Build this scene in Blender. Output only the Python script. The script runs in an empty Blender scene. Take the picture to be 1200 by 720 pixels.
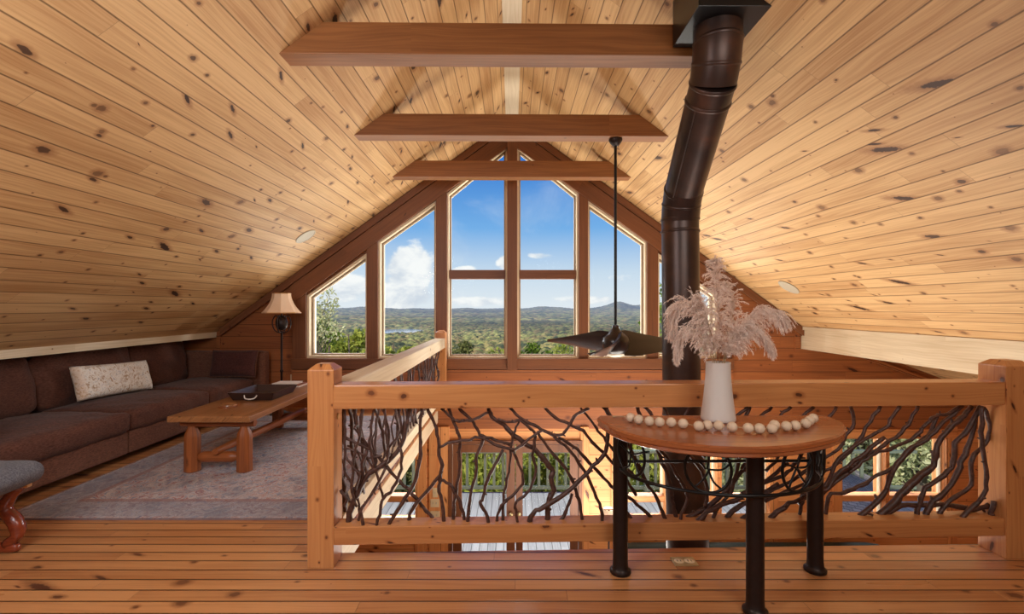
import bpy, bmesh, math, random
import numpy as np
from mathutils import Vector, Matrix, noise as mnoise

random.seed(7)
C = bpy.context.scene.collection
F = 567.0            # focal length in pixels of the 1200x720 frame
H = 1.40             # camera height over the loft floor
GY = 6.75            # depth of the gable wall
A = 2.63             # ridge height over the camera
SL = 0.723           # roof slope
LOW = -2.65          # lower floor level
PI = math.pi

def at(px, py, d):
    return Vector(((px - 600) * d / F, d, H - (py - 360) * d / F))
def gx(px): return (px - 600) * GY / F
def gz(py): return H - (py - 360) * GY / F
def ceil_z(x): return H + A - SL * abs(x)

# ------------------------------------------------------------------ materials
class NT:
    def __init__(s, name, world=False):
        if world:
            s.owner = bpy.data.worlds.new(name)
        else:
            s.owner = bpy.data.materials.new(name)
        s.owner.use_nodes = True
        s.t = s.owner.node_tree
        s.t.nodes.clear()
    def n(s, typ, **kw):
        nd = s.t.nodes.new(typ)
        for k, v in kw.items(): setattr(nd, k, v)
        return nd
    def put(s, sock, v):
        if isinstance(v, bpy.types.NodeSocket): s.t.links.new(v, sock)
        elif isinstance(v, (tuple, list)) and len(v) == 3 and sock.type == 'RGBA': sock.default_value = (*v, 1)
        else: sock.default_value = v
    def m(s, op, a, b=None, c=None, clamp=False):
        nd = s.n('ShaderNodeMath', operation=op, use_clamp=clamp)
        s.put(nd.inputs[0], a)
        if b is not None: s.put(nd.inputs[1], b)
        if c is not None: s.put(nd.inputs[2], c)
        return nd.outputs[0]
    def xyz(s, x, y, z=0.0):
        nd = s.n('ShaderNodeCombineXYZ')
        for i, v in enumerate((x, y, z)): s.put(nd.inputs[i], v)
        return nd.outputs[0]
    def sep(s, v):
        nd = s.n('ShaderNodeSeparateXYZ'); s.put(nd.inputs[0], v)
        return nd.outputs
    def noise(s, vec, scale=1.0, detail=2.0, rough=0.5, dist=0.0):
        nd = s.n('ShaderNodeTexNoise'); s.put(nd.inputs['Vector'], vec)
        nd.inputs['Scale'].default_value = scale; nd.inputs['Detail'].default_value = detail
        nd.inputs['Roughness'].default_value = rough; nd.inputs['Distortion'].default_value = dist
        return nd.outputs['Fac']
    def white(s, vec):
        nd = s.n('ShaderNodeTexWhiteNoise', noise_dimensions='3D'); s.put(nd.inputs['Vector'], vec)
        return nd.outputs
    def ss(s, v, a, b, lo=0.0, hi=1.0):
        nd = s.n('ShaderNodeMapRange', interpolation_type='SMOOTHSTEP')
        s.put(nd.inputs[0], v)
        for i, q in enumerate((a, b, lo, hi)): s.put(nd.inputs[i + 1], q)
        return nd.outputs[0]
    def mix(s, f, a, b, mode='MIX'):
        nd = s.n('ShaderNodeMix', data_type='RGBA', blend_type=mode)
        s.put(nd.inputs[0], f); s.put(nd.inputs[6], a); s.put(nd.inputs[7], b)
        return nd.outputs[2]
    def ramp(s, f, stops):
        nd = s.n('ShaderNodeValToRGB'); s.put(nd.inputs[0], f)
        e = nd.color_ramp.elements
        while len(e) < len(stops): e.new(0.5)
        for el, (p, c) in zip(e, stops): el.position = p; el.color = (*c, 1)
        return nd.outputs[0]
    def bump(s, h, strength=0.3, dist=0.01):
        nd = s.n('ShaderNodeBump'); s.put(nd.inputs['Height'], h)
        nd.inputs['Strength'].default_value = strength; nd.inputs['Distance'].default_value = dist
        return nd.outputs[0]
    def out(s, col, rough=0.5, normal=None, **kw):
        p = s.n('ShaderNodeBsdfPrincipled')
        s.put(p.inputs['Base Color'], col); s.put(p.inputs['Roughness'], rough)
        if normal is not None: s.put(p.inputs['Normal'], normal)
        for k, v in kw.items(): s.put(p.inputs[k.replace('_', ' ')], v)
        o = s.n('ShaderNodeOutputMaterial')
        s.t.links.new(p.outputs[0], o.inputs[0])
        return s.owner

def rgb(r, g, b):
    f = lambda c: (c / 255 / 12.92) if c / 255 <= 0.04045 else ((c / 255 + 0.055) / 1.055) ** 2.4
    return (f(r), f(g), f(b))

def wood(name, light, dark, knot=(54, 28, 14), w=0.13, groove=0.004, gdark=0.45, cell=0.42, ksize=0.02, kmin=0.35,
         tone=0.22, rough=0.5, seg=2.6, coat=0.0, grain=1.0, gbump=0.35, halo=(140, 88, 48), spec=0.4):
    s = NT(name)
    tc = s.n('ShaderNodeTexCoord'); oi = s.n('ShaderNodeObjectInfo')
    u0, v, _ = s.sep(tc.outputs['UV'])
    rnd = oi.outputs['Random']
    v = s.m('ADD', v, s.m('MULTIPLY', rnd, 0.0) if groove > 0 else s.m('MULTIPLY', rnd, 7.3))
    vw = s.m('DIVIDE', v, w)
    row = s.m('FLOOR', vw); fv = s.m('SUBTRACT', vw, row)
    seed = s.m('MULTIPLY', rnd, 91.0)
    r1 = s.white(s.xyz(row, seed, 3.1))['Value']
    u = s.m('ADD', u0, s.m('MULTIPLY_ADD', r1, 37.0, s.m('MULTIPLY', rnd, 53.0)))
    # board segments
    us = s.m('DIVIDE', u, seg); sc = s.m('FLOOR', us); fs = s.m('SUBTRACT', us, sc)
    r2 = s.white(s.xyz(sc, row, seed))['Value']
    # grain
    warp = s.noise(s.xyz(s.m('MULTIPLY', u, 1.1), s.m('MULTIPLY', v, 5.0), s.m('MULTIPLY', r2, 40.0)), 1.0, 2.0)
    vv = s.m('MULTIPLY_ADD', warp, 0.10, v)
    g1 = s.noise(s.xyz(s.m('MULTIPLY', u, 1.6), s.m('MULTIPLY', vv, 75.0), s.m('MULTIPLY', r2, 60.0)), 1.0, 3.0, 0.6)
    g2 = s.noise(s.xyz(s.m('MULTIPLY', u, 0.8), s.m('MULTIPLY', v, 7.0), s.m('MULTIPLY', r2, 20.0)), 1.0, 2.0)
    gf = s.m('ADD', s.m('MULTIPLY', s.ss(g1, 0.34, 0.68), 0.45 * grain), s.m('MULTIPLY', s.ss(g2, 0.3, 0.75), 0.45))
    gf = s.m('ADD', gf, s.m('MULTIPLY_ADD', r2, tone * 2, -tone), clamp=True)
    col = s.mix(gf, rgb(*light), rgb(*dark))
    # knots: one candidate per cell and board
    kmask = None; dn = s.noise(s.xyz(s.m('MULTIPLY', u, 42.0), s.m('MULTIPLY', v, 42.0), r2), 1.0, 2.0)
    khalo = None
    for j, (cl, kk) in enumerate(((cell, 1.0), (cell * 0.61, 0.5))):
        uc = s.m('DIVIDE', s.m('ADD', u, 11.7 * j), cl); ci = s.m('FLOOR', uc); fu = s.m('SUBTRACT', uc, ci)
        wn = s.white(s.xyz(ci, row, s.m('ADD', seed, 5.5 + 9 * j)))
        R, G, B = s.sep(wn['Color'])
        wn2 = s.white(s.xyz(ci, row, s.m('ADD', seed, 25.5 + 9 * j)))['Value']
        du = s.m('MULTIPLY', s.m('SUBTRACT', fu, s.m('MULTIPLY_ADD', R, 0.5, 0.25)), cl)
        dv = s.m('MULTIPLY', s.m('SUBTRACT', fv, s.m('MULTIPLY_ADD', G, 0.8, 0.1)), w)
        # spike knots are stretched and slanted
        st = s.m('MULTIPLY', s.ss(wn2, 0.62, 0.95), 2.6)
        dv = s.m('MULTIPLY_ADD', s.m('MULTIPLY', du, st), 0.16, dv)
        du = s.m('DIVIDE', du, s.m('ADD', st, 1.25))
        size = s.m('MULTIPLY', s.m('POWER', s.ss(B, kmin, 1.0), 1.3), ksize * kk)
        size = s.m('ADD', size, 1e-5)
        dd = s.m('SQRT', s.m('ADD', s.m('MULTIPLY', du, du), s.m('MULTIPLY', dv, dv)))
        dd = s.m('DIVIDE', dd, size)
        dd = s.m('MULTIPLY_ADD', s.m('SUBTRACT', dn, 0.5), 0.9, dd)
        k_ = s.ss(dd, 1.05, 0.7); h_ = s.ss(dd, 2.3, 0.9)
        kd_ = s.m('MULTIPLY', k_, wn2)
        kd = kd_ if kmask is None else s.m('MAXIMUM', kd, kd_)
        kmask = k_ if kmask is None else s.m('MAXIMUM', kmask, k_)
        khalo = h_ if khalo is None else s.m('MAXIMUM', khalo, h_)
    col = s.mix(s.m('MULTIPLY', khalo, 0.6), col, rgb(*halo))
    col = s.mix(s.m('MULTIPLY', kmask, s.m('MULTIPLY_ADD', kd, 0.6, 0.42), clamp=True), col, rgb(*knot))
    hgt = s.m('MULTIPLY', gf, 0.06)
    if groove > 0:
        e = s.m('MULTIPLY', s.m('MINIMUM', fv, s.m('SUBTRACT', 1.0, fv)), w)
        gr = s.ss(e, groove * 0.35, groove)          # 0 in the groove
        es = s.m('MULTIPLY', s.m('MINIMUM', fs, s.m('SUBTRACT', 1.0, fs)), seg)
        gr = s.m('MINIMUM', gr, s.ss(es, 0.0008, 0.002, 0.45, 1.0))
        gm = s.mix(gr, (gdark * 0.85, gdark * 0.75, gdark * 0.65), (1, 1, 1))
        col = s.mix(1.0, col, gm, 'MULTIPLY')
        hgt = s.m('ADD', hgt, gr)
    nrm = s.bump(hgt, gbump, 0.004)
    return s.out(col, s.m('MULTIPLY_ADD', g2, 0.12, rough - 0.06), nrm, Coat_Weight=coat, Coat_Roughness=0.18, Specular_IOR_Level=spec)

M = {}
M['ceiling'] = wood('pine_ceiling', (214, 174, 122), (172, 126, 78), w=0.13, groove=0.006, gdark=0.42, tone=0.24, ksize=0.027, rough=0.55, kmin=0.3, cell=0.66)
M['floor'] = wood('pine_floor', (190, 133, 84), (156, 98, 56), knot=(84, 46, 30), w=0.092, groove=0.007, gdark=0.2, ksize=0.026, cell=0.8, kmin=0.45, rough=0.3, coat=0.35, tone=0.3, halo=(110, 60, 32), gbump=0.5, seg=2.1)
M['beam'] = wood('stained_beam', (152, 98, 54), (114, 68, 34), w=5.0, groove=0, cell=0.55, ksize=0.03, kmin=0.3, tone=0.1, rough=0.42, halo=(90, 45, 22), knot=(45, 22, 14))
M['trim'] = wood('red_trim', (124, 75, 44), (92, 53, 30), w=5.0, groove=0, cell=0.45, ksize=0.018, kmin=0.3, tone=0.1, rough=0.45, halo=(70, 34, 20), knot=(40, 20, 14))
M['siding'] = wood('siding', (160, 95, 52), (122, 67, 36), w=0.165, groove=0.005, gdark=0.35, ksize=0.022, cell=0.5, kmin=0.4, tone=0.15, rough=0.45, halo=(105, 52, 26), knot=(60, 28, 16))
M['siding_low'] = wood('siding_low', (224, 156, 96), (196, 122, 70), w=0.165, groove=0.005, gdark=0.4, ksize=0.022, cell=0.5, kmin=0.4, tone=0.2, rough=0.45, halo=(140, 76, 36), knot=(80, 40, 20))
M['rail'] = wood('rail_wood', (196, 134, 80), (166, 102, 56), w=0.14, groove=0.0, cell=0.3, ksize=0.015, kmin=0.3, tone=0.1, rough=0.36, coat=0.2, halo=(130, 66, 32), knot=(62, 30, 18))
M['pale'] = wood('pale_and_lit_pine', (220, 202, 172), (192, 168, 134), w=5.0, groove=0, cell=0.45, ksize=0.024, kmin=0.3, tone=0.1, rough=0.5)  # own colour of the trims; stands in for window light on the side rails
M['frame'] = wood('frame_pine', (228, 210, 180), (206, 182, 146), w=5.0, groove=0, cell=0.6, ksize=0.008, kmin=0.5, tone=0.05, rough=0.45)
M['tabletop'] = wood('oak_top', (168, 96, 54), (126, 66, 34), w=5.0, groove=0, cell=0.8, ksize=0.004, kmin=0.7, tone=0.05, rough=0.28, coat=0.4, grain=1.3)
M['coffee'] = wood('coffee_pine', (166, 112, 68), (118, 72, 40), w=0.2, groove=0.003, gdark=0.5, cell=0.45, ksize=0.014, kmin=0.4, tone=0.15, rough=0.35, coat=0.3, halo=(90, 46, 22), knot=(50, 24, 14))
M['log'] = wood('log_wood', (160, 90, 46), (112, 58, 28), w=5.0, groove=0, cell=0.25, ksize=0.018, kmin=0.35, tone=0.1, rough=0.4, halo=(80, 38, 18), knot=(40, 20, 12))
M['cherry'] = wood('cherry', (142, 62, 34), (104, 40, 22), w=5.0, groove=0, cell=0.8, ksize=0.003, kmin=0.8, tone=0.05, rough=0.25, coat=0.5)
M['deckwood'] = wood('deck_boards', (146, 144, 140), (112, 110, 108), w=0.14, groove=0.008, gdark=0.25, cell=0.8, ksize=0.008, kmin=0.6, tone=0.2, rough=0.7, halo=(110, 110, 112), knot=(80, 80, 82))
M['deckrail'] = wood('deck_rail', (112, 120, 100), (84, 92, 76), w=5.0, groove=0, cell=0.8, ksize=0.004, kmin=0.7, tone=0.1, rough=0.7)

def flat(name, c, rough=0.5, var=0.12, scale=30.0, bump=0.0, **kw):
    s = NT(name); tc = s.n('ShaderNodeTexCoord')
    f = s.noise(tc.outputs['Object'], scale, 3.0)
    c = rgb(*c)
    col = s.mix(f, tuple(min(1, q * (1 - var)) for q in c), tuple(min(1, q * (1 + var)) for q in c))
    return s.out(col, rough, s.bump(f, bump, 0.01) if bump else None, **kw)
M['iron'] = flat('dark_iron', (46, 34, 30), 0.42, 0.25, 40, 0.1, Metallic=0.6)
M['black_metal'] = flat('black_metal', (22, 20, 20), 0.35, 0.2, 20, Metallic=0.4)
M['box_metal'] = flat('box_metal', (30, 29, 30), 0.32, 0.3, 9, Metallic=0.5)
M['fan_wood'] = flat('fan_blade', (40, 27, 25), 0.3, 0.3, 12)
M['fan_light'] = flat('fan_light', (238, 226, 205), 0.3, 0.03)
M['ceramic'] = flat('vase_ceramic', (206, 197, 190), 0.35, 0.04, 10)
M['bead'] = flat('bead_wood', (206, 182, 156), 0.55, 0.12, 60)
M['string'] = flat('string', (170, 140, 105), 0.9)
M['stem'] = flat('stem', (168, 140, 104), 0.8)
M['shade'] = flat('lamp_shade', (236, 208, 180), 0.8, 0.04, 14, Transmission_Weight=0.0)
M['white_plastic'] = flat('ivory_plate', (214, 190, 150), 0.4, 0.05)
M['brass'] = flat('brass', (196, 176, 130), 0.35, 0.15, 60, Metallic=0.7)
M['speaker'] = flat('speaker_grille', (140, 126, 106), 0.6, 0.1, 300, 0.2)
M['tray'] = flat('tray', (56, 36, 30), 0.4, 0.25, 30)
M['paper'] = flat('paper', (214, 206, 198), 0.5, 0.1, 20)
M['tan_wood'] = flat('tan_rail', (196, 146, 92), 0.35, 0.15, 20)
M['dark_hole'] = flat('dark_slot', (30, 24, 20), 0.6)
M['green_fabric'] = flat('green_fabric', (30, 40, 34), 0.9, 0.2, 30)
M['white_paint'] = flat('white_jamb', (180, 168, 146), 0.5, 0.04, 8)

def pipe_mat():
    s = NT('pipe_enamel'); tc = s.n('ShaderNodeTexCoord')
    f = s.noise(tc.outputs['Object'], 5.0, 4.0)
    col = s.ramp(f, [(0.3, rgb(52, 44, 43)), (0.6, rgb(74, 56, 50)), (0.8, rgb(104, 66, 48))])
    return s.out(col, s.m('MULTIPLY_ADD', f, 0.2, 0.26), None, Metallic=0.55)
M['pipe'] = pipe_mat()

def bark_mat():
    s = NT('twig_bark'); tc = s.n('ShaderNodeTexCoord')
    f = s.noise(tc.outputs['Object'], 60.0, 4.0)
    f2 = s.noise(tc.outputs['Object'], 9.0, 2.0)
    col = s.ramp(f, [(0.3, rgb(44, 26, 20)), (0.6, rgb(82, 50, 38)), (0.8, rgb(116, 80, 64))])
    col = s.mix(s.m('MULTIPLY', f2, 0.5), col, rgb(62, 34, 28))
    return s.out(col, 0.5, s.bump(f, 0.5, 0.004))
M['bark'] = bark_mat()

def fabric(name, c1, c2, scale=(160, 160, 160), rough=0.95, bump=0.4, sheen=0.06):
    s = NT(name); tc = s.n('ShaderNodeTexCoord')
    x, y, z = s.sep(tc.outputs['Object'])
    v = s.xyz(s.m('MULTIPLY', x, scale[0]), s.m('MULTIPLY', y, scale[1]), s.m('MULTIPLY', z, scale[2]))
    f = s.noise(v, 1.0, 3.0, 0.65)
    f2 = s.noise(tc.outputs['Object'], 7.0, 3.0)
    g = s.m('ADD', s.m('MULTIPLY', s.ss(f, 0.3, 0.7), 0.65), s.m('MULTIPLY', f2, 0.35))
    col = s.mix(g, rgb(*c1), rgb(*c2))
    return s.out(col, rough, s.bump(f, bump, 0.006), Sheen_Weight=sheen, Specular_IOR_Level=0.15)
M['sofa'] = fabric('brown_chenille', (62, 36, 28), (106, 68, 54), (40, 40, 190))
M['sofa2'] = fabric('brown_chenille_base', (78, 48, 38), (130, 86, 66), (40, 40, 190))
M['pillow'] = fabric('dark_brown_fabric', (52, 28, 26), (92, 56, 50), (60, 60, 120))
M['ottoman'] = fabric('grey_fabric', (66, 66, 74), (116, 114, 118), (120, 120, 120))

def lumbar_mat():
    s = NT('lumbar_fabric'); tc = s.n('ShaderNodeTexCoord')
    f = s.noise(tc.outputs['Object'], 22.0, 3.0, 0.6, 1.5)
    g = s.noise(tc.outputs['Object'], 90.0, 2.0)
    x, y, z = s.sep(tc.outputs['Object'])
    col = s.ramp(f, [(0.36, rgb(176, 146, 118)), (0.46, rgb(224, 212, 198)), (0.56, rgb(236, 230, 222)), (0.66, rgb(186, 178, 172))])
    col = s.mix(s.m('MULTIPLY', s.ss(y, -0.38, -0.46), 0.5), col, rgb(214, 168, 128))
    return s.out(col, 0.9, s.bump(g, 0.3, 0.004))
M['lumbar'] = lumbar_mat()

def rug_mat():
    s = NT('rug_pile'); tc = s.n('ShaderNodeTexCoord')
    x, y, z = s.sep(tc.outputs['Object'])
    ax = s.m('ABSOLUTE', x); ay = s.m('ABSOLUTE', y)
    p = s.xyz(x, y, 0.0)
    n1 = s.noise(p, 3.0, 4.0, 0.6, 1.2)
    n2 = s.noise(p, 13.0, 4.0, 0.7, 2.2)
    n3 = s.noise(p, 160.0, 2.0)
    w = s.n('ShaderNodeTexVoronoi', feature='DISTANCE_TO_EDGE'); s.put(w.inputs['Vector'], p); w.inputs['Scale'].default_value = 5.0
    edge = s.ss(w.outputs['Distance'], 0.0, 0.08)
    # medallion rings
    med = s.m('SINE', s.m('MULTIPLY', s.m('ADD', s.m('ADD', s.m('MULTIPLY', ax, 1.5), ay), s.m('MULTIPLY', n2, 0.35)), 34.0))
    col = s.ramp(n2, [(0.28, rgb(98, 112, 140)), (0.42, rgb(146, 146, 158)), (0.52, rgb(200, 188, 182)), (0.6, rgb(168, 112, 106)), (0.72, rgb(112, 116, 138))])
    col = s.mix(s.m('MULTIPLY', s.ss(med, 0.2, 0.8), 0.28), col, rgb(146, 104, 98))
    col = s.mix(s.m('MULTIPLY', s.ss(n1, 0.45, 0.65), 0.5), col, rgb(104, 108, 122))
    col = s.mix(s.m('MULTIPLY', s.m('SUBTRACT', 1.0, edge), 0.5), col, rgb(184, 170, 166))
    # border bands
    bx = s.m('MINIMUM', s.m('SUBTRACT', 1.13, ax), s.m('SUBTRACT', 1.5, ay))
    b1 = s.m('MULTIPLY', s.ss(bx, 0.30, 0.28), s.ss(bx, 0.02, 0.04))
    b2 = s.m('MULTIPLY', s.ss(bx, 0.33, 0.32), s.ss(bx, 0.27, 0.28))
    col = s.mix(s.m('MULTIPLY', b1, s.m('MULTIPLY_ADD', s.ss(n2, 0.45, 0.55), 0.5, 0.2)), col, rgb(120, 120, 132))
    col = s.mix(s.m('MULTIPLY', b2, 0.6), col, rgb(138, 96, 92))
    col = s.mix(s.ss(bx, 0.02, 0.0), col, rgb(120, 96, 96))
    col = s.mix(s.m('MULTIPLY', s.ss(n3, 0.35, 0.7), 0.35), col, rgb(112, 104, 108))
    return s.out(col, 0.98, s.bump(n3, 0.5, 0.004), Specular_IOR_Level=0.1)
M['rug'] = rug_mat()

def glass_mat():
    s = NT('window_glass')
    tr = s.n('ShaderNodeBsdfTransparent'); tr.inputs[0].default_value = (0.97, 0.985, 0.98, 1)
    gl = s.n('ShaderNodeBsdfGlossy'); gl.inputs['Roughness'].default_value = 0.02
    fr = s.n('ShaderNodeFresnel'); fr.inputs[0].default_value = 1.05
    mx = s.n('ShaderNodeMixShader')
    s.t.links.new(fr.outputs[0], mx.inputs[0]); s.t.links.new(tr.outputs[0], mx.inputs[1]); s.t.links.new(gl.outputs[0], mx.inputs[2])
    o = s.n('ShaderNodeOutputMaterial'); s.t.links.new(mx.outputs[0], o.inputs[0])
    return s.owner
M['glass'] = glass_mat()

def leaf_mat(name, c1, c2, trans=0.35):
    s = NT(name); oi = s.n('ShaderNodeObjectInfo'); ge = s.n('ShaderNodeNewGeometry')
    f = ge.outputs['Random Per Island']
    col = s.mix(f, rgb(*c1), rgb(*c2))
    d = s.n('ShaderNodeBsdfDiffuse'); s.put(d.inputs[0], col)
    t = s.n('ShaderNodeBsdfTranslucent'); s.put(t.inputs[0], col)
    mx = s.n('ShaderNodeMixShader'); mx.inputs[0].default_value = trans
    s.t.links.new(d.outputs[0], mx.inputs[1]); s.t.links.new(t.outputs[0], mx.inputs[2])
    o = s.n('ShaderNodeOutputMaterial'); s.t.links.new(mx.outputs[0], o.inputs[0])
    return s.owner
M['plume'] = leaf_mat('plume', (222, 200, 188), (255, 246, 238), 0.45)
M['leaf_lime'] = leaf_mat('leaf_lime', (128, 140, 52), (190, 190, 92))
M['leaf_green'] = leaf_mat('leaf_green', (64, 92, 30), (130, 150, 60))
M['leaf_olive'] = leaf_mat('leaf_olive', (96, 104, 56), (150, 146, 88))
M['leaf_pale'] = leaf_mat('leaf_pale', (166, 172, 122), (220, 216, 170))
M['trunk'] = flat('trunk_bark', (92, 80, 66), 0.9, 0.3, 14, 0.5)

def land_mat():
    s = NT('forest_canopy'); a = s.n('ShaderNodeAttribute', attribute_name='Col')
    ge = s.n('ShaderNodeNewGeometry')
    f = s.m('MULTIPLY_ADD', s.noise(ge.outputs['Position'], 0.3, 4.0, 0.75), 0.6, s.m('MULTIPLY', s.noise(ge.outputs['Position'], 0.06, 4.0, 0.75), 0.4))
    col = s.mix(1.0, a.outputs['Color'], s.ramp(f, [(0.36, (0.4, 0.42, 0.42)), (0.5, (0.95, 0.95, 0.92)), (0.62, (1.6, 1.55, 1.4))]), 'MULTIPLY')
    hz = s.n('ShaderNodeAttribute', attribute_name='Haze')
    col = s.mix(hz.outputs['Fac'], col, rgb(150, 162, 176))  # distance haze painted into the land colour as a blue-grey mix
    return s.out(col, 1.0, None, Specular_IOR_Level=0.0)
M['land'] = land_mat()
M['lake'] = flat('lake_water', (150, 172, 196), 0.12, 0.03, 0.01)

def shingle_mat():
    s = NT('shingles'); tc = s.n('ShaderNodeTexCoord')
    b = s.n('ShaderNodeTexBrick'); s.put(b.inputs['Vector'], tc.outputs['UV'])
    b.inputs['Scale'].default_value = 3.0
    s.put(b.inputs['Color1'], rgb(142, 134, 126)); s.put(b.inputs['Color2'], rgb(112, 106, 100)); s.put(b.inputs['Mortar'], rgb(60, 56, 54))
    n = s.noise(tc.outputs['Object'], 3.5, 3.0)
    return s.out(b.outputs['Color'], 0.8)
M['shingle'] = shingle_mat()

# ------------------------------------------------------------------ mesh building
class MB:
    def __init__(s): s.v = []; s.f = []
    def add(s, vs, fs):
        b = len(s.v); s.v += [Vector(p) for p in vs]; s.f += [tuple(b + i for i in f) for f in fs]; return s
    def box(s, x0, x1, y0, y1, z0, z1, mat=None):
        vs = [Vector((x, y, z)) for x in (x0, x1) for y in (y0, y1) for z in (z0, z1)]
        if mat is not None: vs = [mat @ p for p in vs]
        return s.add(vs, [(0, 1, 3, 2), (4, 6, 7, 5), (0, 4, 5, 1), (2, 3, 7, 6), (0, 2, 6, 4), (1, 5, 7, 3)])
    def prism(s, poly, ext):
        ext = Vector(ext); n = len(poly); a = [Vector(p) for p in poly]
        s.add(a + [p + ext for p in a], [tuple(range(n))[::-1], tuple(range(n, 2 * n))] + [(i, (i + 1) % n, n + (i + 1) % n, n + i) for i in range(n)])
        return s
    def ring(s, outer, inner, ext):
        ext = Vector(ext); n = len(outer)
        vs = [Vector(p) for p in outer] + [Vector(p) for p in inner]
        vs += [p + ext for p in vs]
        fs = []
        for i in range(n):
            j = (i + 1) % n
            fs += [(i, j, n + j, n + i), (2 * n + i, 3 * n + i, 3 * n + j, 2 * n + j), (i, 2 * n + i, 2 * n + j, j), (n + i, n + j, 3 * n + j, 3 * n + i)]
        return s.add(vs, fs)
    def tube(s, pts, rad, sides=8, closed=False, cap=True):
        pts = [Vector(p) for p in pts]; n = len(pts)
        if not isinstance(rad, (list, tuple)): rad = [rad] * n
        vs = []; up = None
        for i in range(n):
            a = pts[(i - 1) % n] if (i > 0 or closed) else pts[0]
            b = pts[(i + 1) % n] if (i < n - 1 or closed) else pts[-1]
            t = (b - a)
            t = t.normalized() if t.length > 1e-9 else Vector((0, 0, 1))
            if up is None:
                up = t.orthogonal().normalized()
            up = (up - t * up.dot(t))
            up = up.normalized() if up.length > 1e-6 else t.orthogonal().normalized()
            w = t.cross(up)
            for k in range(sides):
                an = 2 * PI * k / sides
                vs.append(pts[i] + (up * math.cos(an) + w * math.sin(an)) * rad[i])
        fs = []
        for i in range(n if closed else n - 1):
            j = (i + 1) % n
            for k in range(sides):
                l = (k + 1) % sides
                fs.append((i * sides + k, i * sides + l, j * sides + l, j * sides + k))
        if cap and not closed:
            fs += [tuple(range(sides))[::-1], tuple((n - 1) * sides + k for k in range(sides))]
        return s.add(vs, fs)
    def lathe(s, prof, cx=0, cy=0, seg=32, a0=0.0, a1=2 * PI, cap=True):
        full = abs(a1 - a0 - 2 * PI) < 1e-6; m = seg if full else seg + 1
        vs = []
        for r, z in prof:
            for k in range(m):
                an = a0 + (a1 - a0) * k / seg
                vs.append((cx + r * math.cos(an), cy + r * math.sin(an), z))
        fs = []
        for i in range(len(prof) - 1):
            for k in range(seg):
                l = (k + 1) % m
                fs.append((i * m + k, i * m + l, (i + 1) * m + l, (i + 1) * m + k))
        if full and cap:
            if prof[0][0] > 1e-6: fs.append(tuple(range(m))[::-1])
            if prof[-1][0] > 1e-6: fs.append(tuple((len(prof) - 1) * m + k for k in range(m)))
        return s.add(vs, fs)
    def puff(s, c, size, r=0.06, crown=0.03, n=14, mat=None, wr=0.0, seed=0, top_only=False, bulge=0.0):
        """soft cushion: rounded box with a crown"""
        hx, hy, hz = (q / 2 for q in size); r = min(r, hx * .99, hy * .99, hz * .99)
        bm = bmesh.new(); bmesh.ops.create_cube(bm, size=2.0)
        bmesh.ops.subdivide_edges(bm, edges=bm.edges[:], cuts=n, use_grid_fill=True)
        vs = []
        for v in bm.verts:
            p = v.co.copy()
            # cosine-ish spacing pulls rings to the rounded edges
            q = Vector(((abs(p.x) ** 0.7) * math.copysign(1, p.x) * hx, (abs(p.y) ** 0.7) * math.copysign(1, p.y) * hy, (abs(p.z) ** 0.7) * math.copysign(1, p.z) * hz))
            k = Vector((max(-hx + r, min(hx - r, q.x)), max(-hy + r, min(hy - r, q.y)), max(-hz + r, min(hz - r, q.z))))
            d = q - k
            if d.length > 1e-9: q = k + d.normalized() * min(r, max(abs(d.x), abs(d.y), abs(d.z)))
            fx, fy, fz = 1 - (q.x / hx) ** 2, 1 - (q.y / hy) ** 2, 1 - (q.z / hz) ** 2
            if q.z > 0 or not top_only: q.z += math.copysign(crown * max(0, fx) ** .5 * max(0, fy) ** .5, q.z) * (abs(q.z) / hz)
            if bulge:
                q.x += math.copysign(bulge * max(0, fy) * max(0, fz), q.x) * (abs(q.x) / hx)
                q.y += math.copysign(bulge * max(0, fx) * max(0, fz), q.y) * (abs(q.y) / hy)
            if wr:
                q += Vector((mnoise.noise(q * 6 + Vector((seed, 0, 0))), mnoise.noise(q * 6 + Vector((0, seed, 5))), mnoise.noise(q * 7 + Vector((3, 1, seed))))) * wr
            if mat is not None: q = mat @ q
            vs.append(q + Vector(c))
        bm.verts.index_update()
        fs = [tuple(v.index for v in f.verts) for f in bm.faces]
        bm.free()
        return s.add(vs, fs)

def pillow_mb(c, w, h, t, mat, seed=0, n=26, wr=.006):
    """flat square-cornered cushion: width along x, height along z, thickness along y"""
    mb = MB(); vs = []; fs = []
    for sgn in (-1, 1):
        for i in range(n + 1):
            for j in range(n + 1):
                x = -1 + 2 * i / n; z = -1 + 2 * j / n
                k = max(0, (1 - x ** 4) * (1 - z ** 4)) ** .5
                pin = 1 - .05 * (1 - abs(x) ** 2) * abs(z) ** 3 ; pix = 1 - .05 * (1 - abs(z) ** 2) * abs(x) ** 3
                p = Vector((x * w / 2 * pix, sgn * t / 2 * k, z * h / 2 * pin))
                if 0 < k: p.y += wr * k * mnoise.noise(Vector((x * 4, z * 3 + seed, sgn * 3 + seed)))
                vs.append(mat @ p + Vector(c))
    m = (n + 1) ** 2
    for sgn in (0, 1):
        for i in range(n):
            for j in range(n):
                a = sgn * m + i * (n + 1) + j; fs.append((a, a + 1, a + n + 2, a + n + 1))
    return mb.add(vs, fs)

def world_loc(o):
    p = Vector((0, 0, 0))
    while o is not None: p += o.location; o = o.parent
    return p

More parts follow.
